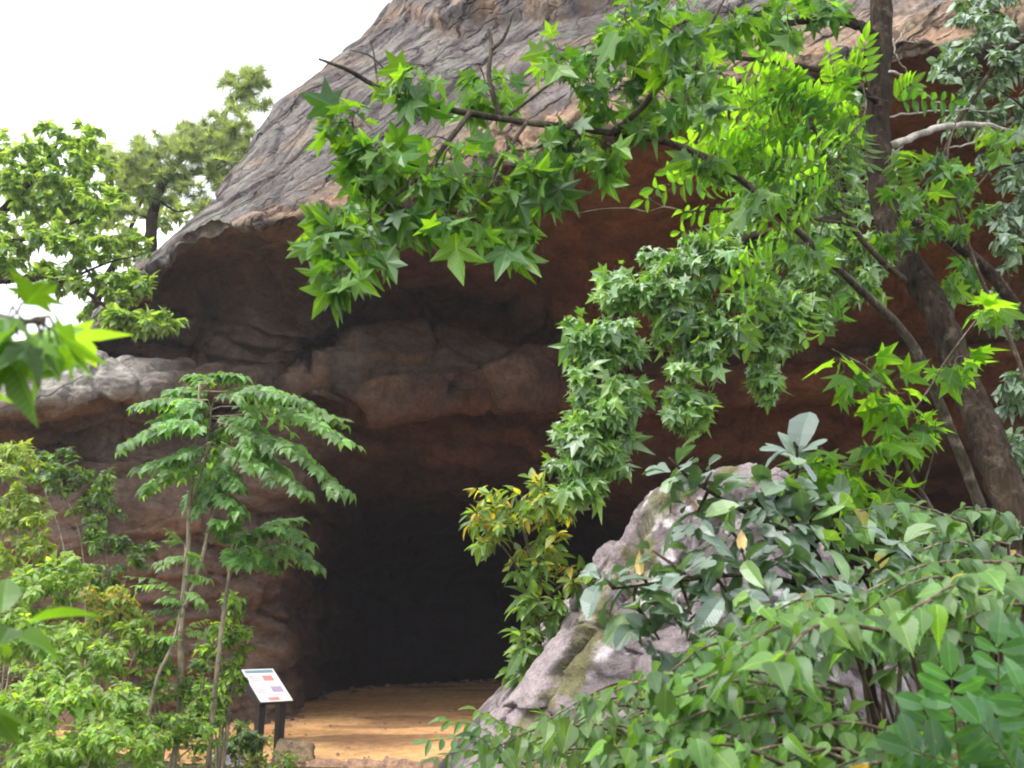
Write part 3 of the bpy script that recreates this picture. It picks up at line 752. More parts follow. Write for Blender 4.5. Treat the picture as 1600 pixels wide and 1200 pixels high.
# ---------------------------------------------------------------- trees and saplings on the right
G_SWEET = [(.035, .105, .016), (.06, .15, .02), (.085, .185, .02), (.03, .085, .02)]
G_BUSH = [(.12, .22, .045), (.10, .19, .045), (.17, .25, .045)]
G_YELL = [(.10, .21, .018), (.13, .25, .02), (.08, .18, .015)]
G_MAPLE = [(.05, .125, .032), (.08, .165, .04), (.045, .11, .03), (.10, .19, .05)]
G_DULL = [(.045, .095, .04), (.065, .12, .05), (.05, .11, .03)]
G_SASS = [(.045, .10, .042), (.06, .12, .05), (.035, .085, .03)]
G_VIB = [(.045, .125, .03), (.06, .15, .036), (.04, .105, .028), (.075, .17, .035)]
G_PALE = [(.085, .155, .04), (.11, .185, .045), (.07, .13, .035), (.13, .2, .05)]
G_DARK = [(.03, .07, .02), (.045, .09, .025), (.04, .085, .03)]
G_ARAL = [(.055, .14, .055), (.07, .165, .065), (.05, .125, .04)]
ORANGE = [(.46, .28, .05), (.42, .33, .05), (.42, .18, .04)]

def _up(pal, k): return [tuple(min(.5, c * k) for c in q) for q in pal]
G_MAPLE = [(q[0] * 2.1, q[1] * 1.85, q[2] * 1.25) for q in G_MAPLE]; G_PALE = _up(G_PALE, 1.3); G_SWEET = _up(G_SWEET, 1.15); G_VIB = [(q[0] * 1.45, q[1] * 1.22, q[2]) for q in G_VIB]; G_ARAL = [(q[0] * 2.2, q[1] * 1.75, q[2] * 1.3) for q in G_ARAL]; G_DULL = _up(G_DULL, 1.2); G_SASS = _up(G_SASS, 1.0)
# leaning sweetgum whose long stem arches to the left across the cave
stem = [(1590, 960, 4.6), (1545, 830, 4.5), (1480, 660, 4.4), (1420, 530, 4.3), (1330, 440, 4.2), (1240, 355, 4.0), (1150, 275, 3.8), (1060, 228, 3.6), (950, 207, 3.4), (800, 188, 3.2), (690, 168, 3.1), (600, 140, 3.0), (545, 110, 2.95), (498, 92, 2.9)]
limbs = [([root_to(1680, 1200, 4.8)] + stem, .034, .030, .026, .022, .017, .015, .014, .013, .012, .010, .008, .004),
 ([(782, 184, 3.18), (764, 120, 3.15), (768, 75, 3.15), (764, 45, 3.15)], .011, .006), ([(768, 78, 3.15), (788, 58, 3.15), (802, 18, 3.15)], .009, .004),
 ([(735, 176, 3.13), (690, 235, 3.05), (668, 268, 3.0), (622, 302, 2.95), (585, 340, 2.9), (520, 372, 2.85), (484, 398, 2.8)], .010, .003),
 ([(590, 338, 2.9), (560, 380, 2.85), (545, 415, 2.8)], .004, .002),
 ([(822, 192, 3.2), (785, 248, 3.12), (768, 285, 3.08), (744, 322, 3.05)], .008, .003),
 ([(785, 187, 3.2), (835, 150, 3.3), (880, 115, 3.35)], .007, .003),
 ([(958, 208, 3.4), (1005, 165, 3.4), (1052, 105, 3.35), (1100, 55, 3.35), (1130, 0, 3.35)], .014, .006),
 ([(1052, 105, 3.35), (1000, 60, 3.4), (960, 20, 3.45)], .007, .003),
 ([(700, 170, 3.1), (640, 150, 3.05), (585, 92, 3.0), (548, 78, 3.0)], .005, .002), ([(590, 135, 3.0), (585, 90, 3.0), (578, 62, 3.0)], .004, .002),
 ([(860, 270, 3.2), (835, 268, 3.15), (790, 258, 3.1)], .004, .002), ([(900, 205, 3.35), (870, 260, 3.25), (830, 320, 3.15)], .006, .002)]
reg = [(640, 112, 80, 38, 3.0, .15, 5), (555, 190, 38, 60, 2.92, .12, 7), (600, 265, 60, 50, 2.98, .2, 8), (700, 260, 90, 58, 3.05, .25, 12), (815, 265, 80, 55, 3.15, .3, 12), (900, 240, 60, 45, 3.3, .25, 8),
 (525, 365, 45, 40, 2.82, .1, 7), (540, 425, 40, 14, 2.72, .05, 3), (600, 350, 50, 40, 2.92, .15, 7), (720, 335, 70, 22, 3.05, .2, 5), (820, 345, 50, 28, 3.1, .2, 5),
 (780, 130, 50, 45, 3.25, .25, 6), (880, 100, 60, 60, 3.4, .25, 9), (960, 60, 70, 60, 3.5, .35, 12), (1060, 60, 60, 70, 3.3, .35, 12), (980, 150, 70, 35, 3.45, .3, 8), (1045, 170, 30, 22, 3.3, .15, 4), (1090, 130, 28, 50, 3.0, .15, 5), (1140, 40, 60, 40, 3.5, .3, 6), (1210, 25, 60, 30, 3.7, .3, 4), (1110, 245, 40, 26, 3.65, .15, 4), (1190, 300, 45, 30, 3.8, .2, 5), (1270, 390, 40, 30, 4.0, .2, 4), (880, 200, 60, 30, 3.3, .2, 5), (1000, 30, 90, 40, 3.2, .3, 7)]
plant('sweetgum_tree', 'slender leaning tree with big star shaped leaves, its stem arching across the cave mouth', 'tree', limbs, reg, 11, STAR, .088, (5, 8), G_SWEET + G_YELL, M_BARK_MID, .003,
      petiole=True, along=(.45, 1), fwd=.35, side=.5, droop=.75, jit=.4, up=.6, cam=-.15, nj=.65, off=.045, sj=.28)

# big dark trunk
trunk = [root_to(1760, 1250, 5.0), (1690, 1120, 5.0), (1632, 930, 5.1), (1582, 790, 5.2), (1545, 690, 5.3), (1508, 600, 5.5), (1465, 490, 5.7), (1420, 410, 5.9), (1387, 340, 6.1), (1372, 250, 6.2), (1374, 120, 6.3), (1378, 0, 6.4), (1382, -260, 6.6), (1380, -700, 6.8)]
limbs = [(trunk, .13, .115, .105, .098, .092, .088, .085, .085, .085, .083, .08, .078, .07, .05),
 ([(1366, 60, 6.3), (1338, 38, 6.1), (1270, 30, 5.7), (1180, 42, 5.2), (1080, 58, 4.7), (1020, 62, 4.4)], .04, .03, .024, .014), ([(1342, 42, 6.1), (1312, 5, 5.9), (1290, -40, 5.7)], .022, .014),
 ([(1368, 158, 6.2), (1320, 122, 5.8), (1240, 102, 5.3), (1150, 90, 4.9)], .022, .012), ([(1380, -260, 6.6), (1300, -420, 6.2), (1200, -560, 5.5)], .05, .02), ([(1380, -400, 6.7), (1500, -520, 6.2), (1650, -640, 6)], .045, .015), ([(1380, -600, 6.8), (1350, -800, 6.5), (1300, -950, 6)], .03, .01)]
def bare(ml, mw, rng, sk): pass
big = plant('oak_tree', 'big dark barked tree trunk curving up at the edge of the cave', 'tree', limbs, [(1300, 18, 60, 22, 5.6, .4, 7), (1200, 30, 70, 25, 5.2, .4, 6), (1250, -600, 420, 260, 6, 1.8, 130), (1500, -500, 250, 200, 6.4, 1.5, 60)], 12, STAR, .13, (5, 8), G_SWEET, M_BARK, .006, sides=14,
      along=(.3, 1), fwd=.5, side=.6, droop=.5, up=.8, cam=.3)
mw = MB(); rng = np.random.default_rng(3)
for pts, r0, r1 in (([(1392, 228, 6.2), (1440, 208, 6.4), (1495, 196, 6.6), (1548, 197, 6.8), (1610, 216, 7)], .03, .018), ([(1545, 197, 6.8), (1520, 222, 6.7), (1480, 232, 6.6)], .012, .005), ([(1393, 245, 6.2), (1412, 225, 6.3), (1440, 208, 6.4)], .012, .006),
     ([(1396, 72, 6.3), (1403, 62, 6.3), (1420, 36, 6.3)], .008, .005), ([(1396, 60, 6.3), (1402, 92, 6.3), (1428, 122, 6.4)], .007, .004), ([(1392, 112, 6.2), (1425, 128, 6.4), (1445, 148, 6.5), (1480, 168, 6.6)], .011, .006), ([(1392, 181, 6.2), (1430, 176, 6.5), (1500, 172, 6.8), (1560, 180, 7)], .009, .004), ([(1440, 146, 6.5), (1424, 138, 6.45), (1408, 146, 6.4)], .005, .003)):
    P = smooth_path([at(*p) for p in pts], 6); P += rng.normal(0, .006, P.shape); tube(mw, P, np.linspace(r0, r1, len(P)), 6)
mw.build('dead_limb', M_BARK_DEAD, big, True, np.array(big.location))['label'] = 'pale bare dead limb'

# ash sapling with feather leaves, glowing against the light
ash = [((1345, 140), (1352, 62)), ((1310, 150), (1296, 82)), ((1335, 120), (1300, 120)), ((1250, 150), (1165, 112)), ((1260, 130), (1190, 88)), ((1220, 182), (1114, 170)), ((1280, 165), (1200, 165)), ((1180, 245), (1088, 205)), ((1200, 215), (1120, 225)), ((1165, 282), (1062, 268)), ((1215, 262), (1130, 250)),
       ((1180, 330), (1082, 335)), ((1250, 200), (1170, 195)), ((1300, 180), (1225, 150)), ((1320, 175), (1270, 140)), ((1350, 180), (1305, 190)), ((1270, 250), (1190, 290)), ((1240, 300), (1160, 320)), ((1300, 240), (1220, 225)), ((1210, 400), (1140, 442)), ((1225, 420), (1160, 455)), ((1230, 370), (1165, 395)), ((1330, 230), (1275, 215)), ((1350, 110), (1328, 100)),
       ((1270, 470), (1260, 530)), ((1300, 460), (1285, 520)), ((1395, 160), (1425, 130)), ((1390, 250), (1412, 290)), ((1290, 330), (1215, 360)), ((1310, 290), (1250, 330)), ((1180, 160), (1130, 140)), ((1260, 180), (1215, 205)), ((1205, 120), (1150, 150))]
def ash_leaves(ml, mw, rng, sk):
    A = np.concatenate(sk)
    for (b, t) in ash + [((b0 + rng.normal(0, 22), b1 + rng.normal(0, 22)), (t0 + rng.normal(0, 22), t1 + rng.normal(0, 22))) for ((b0, b1), (t0, t1)) in ash[3:19] + ash[6:16]]:
        Yd = rng.uniform(4.9, 5.5); p = at(*b, Yd); q = at(*t, Yd - rng.uniform(.0, .3))
        s = A[np.linalg.norm(A - p, axis=1).argmin()]
        tube(mw, smooth_path([s, (s + p) / 2 + rng.normal(0, .03, 3), p], 3), np.linspace(.004, .002, 7), 4, cap=False)
        pinnate(ml, mw, p, q, rng, 6, .105, LANCE, G_YELL + G_SWEET[1:3], .05, unit(np.array([.1, .75, .6])), 0)
        if rng.random() < .7: pinnate(ml, mw, p, q + rng.normal(0, .12, 3) + (0.05, 0, -.1), rng, 6, .10, LANCE, G_YELL + G_SWEET, .05, unit(np.array([-.1, .6, .7])), 0)
plant('ash_sapling', 'ash sapling with bright yellow green feather leaves between two trunks', 'tree',
      [([root_to(1760, 1150, 6.6), (1640, 900, 6.6), (1535, 640, 6.4), (1440, 470, 6.0), (1380, 410, 5.5), (1330, 350, 5.2), (1300, 262, 5.2), (1260, 180, 5.2), (1240, 130, 5.2)], .028, .024, .02, .014, .006),
       ([(1330, 350, 5.2), (1270, 342, 5.15), (1200, 330, 5.1), (1110, 326, 5.1), (1075, 331, 5.05), (1040, 324, 5.1), (1012, 331, 5.1), (985, 326, 5.15), (940, 327, 5.1), (900, 334, 5.1)], .010, .0035), ([(1040, 324, 5.1), (1022, 316, 5.1), (1012, 308, 5.1)], .003, .002), ([(1300, 262, 5.2), (1350, 180, 5.2), (1348, 130, 5.2)], .008, .004), ([(1270, 200, 5.2), (1200, 190, 5.15), (1150, 185, 5.1)], .006, .003), ([(1310, 300, 5.2), (1240, 265, 5.15), (1180, 262, 5.1)], .006, .003)],
      None, 13, None, 0, 0, None, M_BARK_TWIG, extra=ash_leaves, leafmat=M_LEAF_GLOW)

# maple with long drooping boughs, lit from above
mp = [([root_to(1780, 1000, 8.6), (1740, 800, 8.6), (1660, 600, 8.5), (1540, 420, 8.4), (1400, 340, 8.1), (1220, 360, 7.8), (1120, 390, 7.6), (1030, 430, 7.5), (960, 500, 7.4), (930, 580, 7.35), (905, 680, 7.3), (895, 750, 7.3)], .075, .065, .055, .045, .035, .028, .02, .008),
 ([(1150, 385, 7.65), (1100, 450, 7.55), (1075, 540, 7.5), (1065, 650, 7.5)], .016, .005), ([(1270, 355, 7.9), (1220, 440, 7.8), (1190, 530, 7.75), (1180, 600, 7.75)], .016, .005), ([(1340, 350, 8), (1310, 260, 8.1), (1300, 190, 8.2)], .02, .006), ([(1250, 355, 7.9), (1200, 290, 8), (1170, 240, 8.1)], .016, .005)]
mreg = [(1090, 388, 92, 36, 7.5, .3, 40), (1015, 450, 95, 50, 7.45, .3, 44), (1140, 430, 95, 60, 7.6, .35, 42), (945, 520, 62, 50, 7.35, .25, 34), (940, 610, 62, 75, 7.3, .3, 48), (905, 690, 46, 58, 7.3, .22, 30), (905, 748, 32, 28, 7.3, .15, 10), (965, 680, 34, 60, 7.35, .2, 18),
 (1075, 540, 48, 75, 7.5, .25, 38), (1070, 635, 40, 46, 7.5, .22, 20), (1195, 510, 62, 66, 7.75, .25, 32), (1192, 585, 38, 42, 7.75, .2, 14), (1250, 440, 80, 60, 7.9, .3, 36), (1290, 370, 85, 70, 8, .35, 40), (1195, 350, 85, 55, 7.9, .3, 34), (1190, 260, 95, 65, 8.1, .35, 48), (1290, 260, 90, 95, 8.2, .4, 62), (1330, 170, 45, 70, 8.2, .3, 16), (1250, 500, 55, 45, 7.9, .25, 14), (1060, 480, 50, 40, 7.5, .3, 20), (1130, 500, 40, 40, 7.6, .3, 12), (1380, 300, 30, 90, 8.3, .3, 14), (1120, 210, 40, 40, 8.1, .3, 8), (1340, 420, 40, 50, 8, .3, 14)]
plant('maple_tree', 'dense pale green maple with long drooping boughs hanging before the cave', 'tree', mp, mreg, 14, STAR_FAR, .098, (15, 20), G_MAPLE, M_BARK, .005, sag=.12, leafmat=M_LEAF_SHINY,
      along=(.1, 1), fwd=.25, side=.5, droop=.8, jit=.35, up=.75, cam=.45, nj=.5, off=.04, sj=.32)

# thin-leaved grey green tree beyond the dead limb
hk = [([root_to(1850, 900, 9.6), (1780, 700, 9.6), (1700, 450, 9.6), (1640, 200, 9.6), (1610, -40, 9.5), (1580, -220, 9.5)], .10, .09, .08, .06, .04), ([(1640, 200, 9.6), (1600, 62, 9.2), (1505, 178, 8.8), (1468, 262, 8.6), (1440, 345, 8.5)], .035, .025, .018, .008), ([(1690, 420, 9.6), (1610, 330, 9.3), (1580, 420, 9.2), (1570, 500, 9.2)], .02, .006), ([(1730, 560, 9.6), (1640, 540, 9.3), (1590, 600, 9.2)], .02, .006),
 ([(1770, 700, 9.6), (1680, 680, 9.4), (1600, 690, 9.2)], .02, .006), ([(1620, 100, 9.6), (1560, 20, 9.4), (1500, 40, 9.3)], .02, .006), ([(1620, 262, 9.4), (1560, 215, 9.3), (1520, 250, 9.2)], .012, .005), ([(1610, 250, 7.2), (1540, 268, 7.1), (1480, 300, 7.0)], .012, .005), ([(1620, 190, 7.2), (1590, 160, 7.1), (1562, 142, 7.0)], .012, .005)]
hreg = [(1545, 50, 75, 70, 9.3, .5, 44), (1560, 140, 70, 60, 9.3, .5, 40), (1500, 190, 40, 35, 9.1, .4, 14), (1580, 260, 50, 50, 9.3, .4, 14), (1490, 100, 30, 45, 9.2, .3, 12), (1575, 360, 40, 60, 9.2, .4, 18), (1570, 480, 40, 60, 9.2, .4, 14), (1585, 605, 28, 38, 9.2, .3, 13), (1590, 690, 30, 40, 9.2, .3, 10), (1588, 790, 30, 60, 9.2, .3, 12)]
plant('hackberry_tree', 'grey green small leaved tree filling the upper edge beside the dead limb', 'tree', hk, hreg, 15, OVATE_MID, .10, (13, 18), [(q[0] * 1.4, q[1] * 1.35, q[2] * 1.3) for q in G_DULL] + [(.09, .18, .04)], M_BARK, .004, leafmat=M_LEAF_DULL,
      along=(.1, 1), fwd=.4, side=.7, droop=.5, jit=.4, up=.8, cam=.4, nj=.4, off=.02)

# young maples between the trunks
plant('maple_sapling', 'young maple with spaced yellow green leaves before the black cave', 'tree',
      [([root_to(1560, 1150, 4.1), (1500, 900, 4.1), (1452, 790, 4.1), (1420, 735, 4.1), (1395, 640, 4.1), (1360, 580, 4.1), (1300, 545, 4.1)], .014, .012, .009, .006, .003), ([(1452, 790, 4.1), (1390, 745, 4.05), (1300, 725, 4.0), (1240, 740, 3.95)], .006, .002), ([(1405, 670, 4.1), (1450, 610, 4.15), (1480, 560, 4.2), (1540, 480, 4.2)], .006, .002), ([(1440, 770, 4.1), (1460, 700, 4.1), (1462, 660, 4.1)], .005, .002)],
      [(1335, 575, 45, 25, 4.1, .15, 4), (1395, 605, 50, 30, 4.1, .2, 6), (1390, 685, 48, 35, 4.05, .2, 6), (1295, 722, 55, 26, 3.98, .2, 6), (1350, 750, 60, 26, 4.0, .2, 6), (1440, 650, 30, 36, 4.1, .2, 4), (1470, 560, 50, 26, 4.2, .15, 4), (1410, 790, 45, 30, 4.1, .2, 5), (1545, 485, 40, 26, 4.2, .15, 4), (1250, 745, 40, 25, 3.95, .15, 3)],
      16, MAPLE, .115, (3, 4), G_YELL + G_SWEET[1:3], M_BARK_TWIG, .0025, petiole=True, along=(.4, 1), fwd=.5, side=.6, droop=.35, jit=.35, up=.8, cam=-.1, nj=.45, off=.035, leafmat=M_LEAF_GLOW)
plant('sweetgum_sapling', 'sparse sweetgum shoots with hanging star leaves just past the big trunk', 'tree',
      [([root_to(1700, 1150, 5.9), (1660, 800, 5.9), (1590, 560, 5.9), (1530, 430, 5.8), (1500, 330, 5.7), (1480, 250, 5.6), (1500, 170, 5.6)], .02, .016, .012, .008, .004), ([(1515, 420, 5.8), (1450, 350, 5.6), (1410, 300, 5.5)], .006, .003), ([(1500, 330, 5.7), (1545, 270, 5.6), (1590, 235, 5.5)], .006, .003)],
      [(1410, 290, 26, 30, 5.5, .15, 5), (1435, 335, 40, 40, 5.55, .2, 9), (1400, 375, 38, 30, 5.6, .2, 6), (1500, 320, 40, 55, 5.7, .2, 9), (1508, 420, 26, 45, 5.8, .2, 7), (1460, 255, 45, 25, 5.6, .2, 6), (1570, 205, 45, 20, 5.6, .2, 6)],
      17, STAR, .115, (3, 5), G_YELL[:2] + G_SWEET, M_BARK_TWIG, .003, petiole=True, along=(.4, 1), fwd=.4, side=.5, droop=.65, up=.6, cam=-.2, nj=.5, off=.03)
# ---------------------------------------------------------------- shrubs in the foreground on the right
# sassafras: stout twigs ending in whorls of big grey green leaves
wh = [(1045, 715, 2.7), (1112, 738, 2.7), (1090, 800, 2.65), (1180, 785, 2.75), (1240, 690, 2.8), (1236, 765, 2.8), (1288, 775, 2.8), (1160, 862, 2.6), (1062, 888, 2.55), (938, 900, 2.5), (992, 945, 2.5), (1210, 850, 2.65), (1262, 905, 2.6), (1135, 925, 2.5), (1325, 845, 2.75), (1400, 835, 2.8), (1020, 860, 2.6), (1300, 900, 2.6), (1080, 960, 2.45), (1360, 900, 2.7), (1200, 930, 2.5), (1440, 880, 2.7), (1340, 960, 2.6), (1030, 1000, 2.5), (1075, 770, 2.7), (1140, 830, 2.65), (1110, 880, 2.6), (1180, 735, 2.75), (1000, 900, 2.55), (1225, 810, 2.7), (1085, 930, 2.55), (1290, 840, 2.7), (1250, 870, 2.65), (1215, 755, 2.75), (1260, 800, 2.75), (1175, 815, 2.7), (1310, 800, 2.8)]
def whorls(ml, mw, rng, sk):
    tg = np.array([at(*p) for p in wh])
    for tw in grow(sk, tg, rng, .05):
        tube(mw, tw, np.linspace(.006, .003, len(tw)), 6)
        e = tw[-1]; ax = unit(unit(tw[-1] - tw[-2]) * .5 + UP * .8 + rng.normal(0, .2, 3))
        a = unit(np.cross(ax, rng.normal(size=3))); b = np.cross(ax, a); n = rng.integers(7, 11)
        th = np.linspace(0, 2 * np.pi, n, endpoint=False) + rng.normal(0, .25, n); el = rng.uniform(-.55, .75, n)
        D = (np.cos(th) * np.cos(el))[:, None] * a + (np.sin(th) * np.cos(el))[:, None] * b + np.sin(el)[:, None] * ax - np.array([0, 0, .15])
        Nv = ax * 1.0 - D * np.sin(el)[:, None] + unit(EYE_P - e) * .45 + rng.normal(0, .25, (n, 3))
        P = e + D * .02 - ax * rng.uniform(0, .05, (n, 1))
        c = pick(G_SASS, n, rng); y = rng.random(n) < .16; c[y] = pick(G_YELL, y.sum(), rng)
        S = rng.uniform(.06, .115, n); k = rng.random(n) < .75
        place(ml, MITTEN, P[k], D[k], Nv[k], S[k], c[k], rng); place(ml, OBLONG, P[~k], D[~k], Nv[~k], S[~k], c[~k], rng)
        if rng.random() < .05: place(ml, LANCE, e[None], ax[None], rng.normal(size=(1, 3)), np.array([.06]), pick(ORANGE, 1, rng), rng)
    # one curled leaf standing straight up
    e = at(1245, 735, 2.8); place(ml, OBLONG, np.array([e, e + (.01, 0, .05)]), np.array([[.05, 0, 1.0], [.15, 0, 1]]), np.array([[.3, -1, 0], [-.5, -1, .2]]), np.array([.13, .15]), pick(G_SASS, 2, rng), rng, (1.5, 2.5))
plant('sassafras_shrub', 'shrub with whorls of large grey green lobed leaves in front of the boulder', 'shrub',
      [([root_to(1420, 1400, 2.9), (1350, 1010, 2.75), (1318, 940, 2.72), (1270, 860, 2.72), (1232, 800, 2.75), (1200, 760, 2.75)], .014, .012, .009, .006), ([(1270, 860, 2.72), (1190, 815, 2.7), (1120, 775, 2.68), (1080, 750, 2.68)], .008, .004), ([(1318, 940, 2.72), (1200, 900, 2.6), (1080, 905, 2.52), (960, 920, 2.48)], .008, .003), ([(1318, 940, 2.72), (1360, 890, 2.75), (1400, 860, 2.78)], .007, .004), ([(1232, 800, 2.75), (1245, 740, 2.8), (1245, 700, 2.8)], .006, .004)],
      None, 21, None, 0, 0, None, M_BARK, extra=whorls, leafmat=M_LEAF_DULL, wood_name='stem')

def arcs_plant(name, label, root, arcs, seed, leaf, size, step, pal, group=None, droop=.55, mat=None, cat='shrub', bark=None, up=.75, cam=.45):
    """arching shoots from one root stock, each with two ranks of drooping leaves"""
    def ex(ml, mw, rng, sk):
        P_, D_, N_ = [], [], []
        for a in arcs:
            P = smooth_path([at(*p) for p in a], 12); l = np.linalg.norm(np.diff(P, axis=0), axis=1).sum()
            b = np.array(root_to(*root)[:3]); m = (b + P[0]) / 2 + rng.normal(0, .05, 3)
            full = np.vstack([smooth_path([b, m, P[0]], 6)[:-1], P]); tube(mw, full, np.linspace(.007, .0018, len(full)), 5, cap=False)
            n = max(4, int(l / step)); f = np.linspace(.05, 1, n) * (len(P) - 1); i = np.clip(f.astype(int), 0, len(P) - 2)
            p = P[i] + (P[i + 1] - P[i]) * (f - i)[:, None]; t = unit(P[i + 1] - P[i]); lat = unit(np.cross(t, UP))
            for sg in (-1, 1):
                d = t * .45 + lat * sg * .75 + np.array([0, 0, -droop]) + rng.normal(0, .28, p.shape)
                P_.append(p + rng.normal(0, .01, p.shape)); D_.append(d); N_.append(UP * up + unit(EYE_P - p) * cam + rng.normal(0, .28, p.shape))
        P_, D_, N_ = map(np.concatenate, (P_, D_, N_))
        place(ml, leaf, P_, D_, N_, size * np.exp(rng.normal(0, .22, len(P_))), np.where((rng.random(len(P_)) < .008)[:, None], pick([(.22, .15, .05), (.3, .27, .04)], len(P_), rng), pick(pal, len(P_), rng, .3)), rng)
    b = root_to(*root); t = (b[0] + .02, b[1], b[2] + .35, 0)
    return plant(name, label, cat, [([b, t], .012, .009)], None, seed, None, 0, 0, None, bark or M_BARK_TWIG, extra=ex, wood_name='stem', group=group, leafmat=mat)
r6 = np.random.default_rng(66)
def jarcs(base, n, dx, dy, dY):
    out = []
    for _ in range(n):
        a = base[r6.integers(len(base))]; o = (r6.normal(0, dx), r6.normal(0, dy), r6.normal(0, dY))
        c_ = (a[1][0] + o[0], a[1][1] + o[1])
        if 1240 < c_[0] < 1450 and 1005 < c_[1] < 1125: continue       # an open dark gap between the shrubs
        out.append([(p[0] + o[0] + r6.normal(0, 12), p[1] + o[1] + r6.normal(0, 8), p[2] + o[2]) for p in a])
    return out
A1 = [[(1340, 985, 2.5), (1230, 955, 2.35), (1125, 1010, 2.25)], [(1450, 950, 2.5), (1290, 955, 2.35), (1195, 1015, 2.25)], [(1600, 880, 2.5), (1460, 880, 2.4), (1340, 930, 2.3)], [(1600, 960, 2.5), (1500, 945, 2.4), (1400, 985, 2.3)]]
arcs_plant('viburnum_shrub', 'shrub with big drooping toothed green leaves under the sassafras, upper tier', (1480, 1500, 2.8), A1 + jarcs(A1, 17, 45, 32, .25), 22, TOOTHED, .058, .034, G_VIB + G_VIB + G_YELL[:1])
A2 = [[(1300, 1130, 2.2), (1150, 1085, 2.1), (1000, 1135, 2.0)], [(1330, 1075, 2.3), (1190, 1040, 2.2), (1080, 1080, 2.15)], [(1250, 1210, 2.1), (1100, 1150, 2.0), (960, 1185, 1.95)], [(1500, 1200, 2.1), (1340, 1130, 2.05), (1190, 1160, 2.0)], [(1420, 1210, 2.0), (1300, 1170, 1.95), (1180, 1210, 1.9)]]
arcs_plant('viburnum_shrub', 'lower green shrub whose wide drooping leaves fill the bottom edge below the boulder', (1350, 1600, 2.2), A2 + jarcs(A2, 26, 50, 30, .2), 23, TOOTHED, .050, .030, G_VIB + G_VIB + G_YELL[:1])
A3 = [[(1600, 1010, 3.2), (1530, 1000, 3.1), (1450, 1040, 3.0)], [(1600, 900, 3.4), (1500, 850, 3.3), (1400, 880, 3.2)], [(1500, 820, 3.5), (1420, 800, 3.4), (1340, 830, 3.3)], [(1600, 830, 3.5), (1540, 800, 3.4), (1480, 820, 3.4)], [(1450, 1010, 3.2), (1350, 1000, 3.1), (1280, 1030, 3.0)]]
arcs_plant('dogwood_shrub', 'leafy shrub at the foot of the big trunk behind the drooping leaves', (1600, 1350, 3.6), A3 + jarcs(A3, 28, 40, 35, .25), 24, TOOTHED, .066, .042, G_VIB + G_DULL)
A4 = [[(1200, 1010, 3.6), (1120, 1030, 3.5), (1040, 1080, 3.4)], [(1120, 1110, 3.6), (1020, 1110, 3.5), (930, 1150, 3.4)], [(1230, 960, 3.8), (1160, 960, 3.7), (1090, 1010, 3.6)], [(1050, 1150, 3.5), (960, 1140, 3.4), (860, 1180, 3.3)], [(1000, 1190, 3.4), (900, 1170, 3.3), (800, 1200, 3.2)]]
arcs_plant('spicebush', 'light green fine leaved shrub against the lower face of the boulder', (1150, 1400, 3.6), A4 + jarcs(A4, 17, 45, 28, .25), 25, OVATE_MID, .062, .05, G_PALE + G_VIB)
def sumac(ml, mw, rng, sk):
    for (b, t, Y0) in (((1562, 1205), (1560, 1010), 1.75), ((1500, 1210), (1486, 1055), 1.7), ((1640, 1130), (1570, 1060), 1.8), ((1620, 1215), (1600, 1090), 1.65), ((1440, 1230), (1452, 1100), 1.75), ((1540, 1230), (1420, 1170), 1.6), ((1600, 1230), (1530, 1130), 1.6), ((1650, 1060), (1600, 1000), 1.9)):
        p, q = at(*b, Y0), at(*t, Y0 - .05)
        tube(mw, smooth_path([sk[0][-1], (sk[0][-1] + p) / 2 + rng.normal(0, .02, 3), p], 4), np.linspace(.004, .0025, 9), 4, cap=False)
        pinnate(ml, mw, p, q, rng, 7, .055, OBLONG, [(.045, .13, .035), (.055, .145, .045)], .05, unit(np.array([-.1, -.75, .75])), .6, ang=1.15, start=.05, taper=.1)
plant('sumac_shrub', 'feather leaved shrub with rounded blue green leaflets in the bottom corner', 'shrub', [([root_to(1640, 2000, 1.9), (1610, 1500, 1.85), (1580, 1260, 1.8)], .008, .005)], None, 26, None, 0, 0, None, M_BARK_TWIG, extra=sumac, wood_name='stem')
def low_fronds(ml, mw, rng, sk):
    for (b, t) in (((790, 1185), (668, 1158)), ((790, 1190), (680, 1185)), ((800, 1180), (700, 1125)), ((820, 1180), (745, 1110)), ((830, 1195), (720, 1200)), ((870, 1190), (790, 1130)), ((860, 1180), (760, 1165)), ((900, 1190), (850, 1115)), ((800, 1200), (740, 1150))):
        Y0 = rng.uniform(3.7, 4.2); p, q = at(*b, Y0), at(*t, Y0 - .1)
        tube(mw, smooth_path([sk[0][-1], (sk[0][-1] + p) / 2, p], 4), np.linspace(.004, .002, 9), 4, cap=False)
        pinnate(ml, mw, p, q, rng, 6, .07, LANCE, G_VIB + G_SWEET[1:3], .12, UP, .5)
plant('pecan_seedling', 'low seedling with arching feather leaves over the edge of the sand', 'shrub', [([root_to(850, 1400, 4.2), (850, 1290, 4.15), (845, 1215, 4.1)], .008, .005)], None, 27, None, 0, 0, None, M_BARK_TWIG, extra=low_fronds, wood_name='stem')

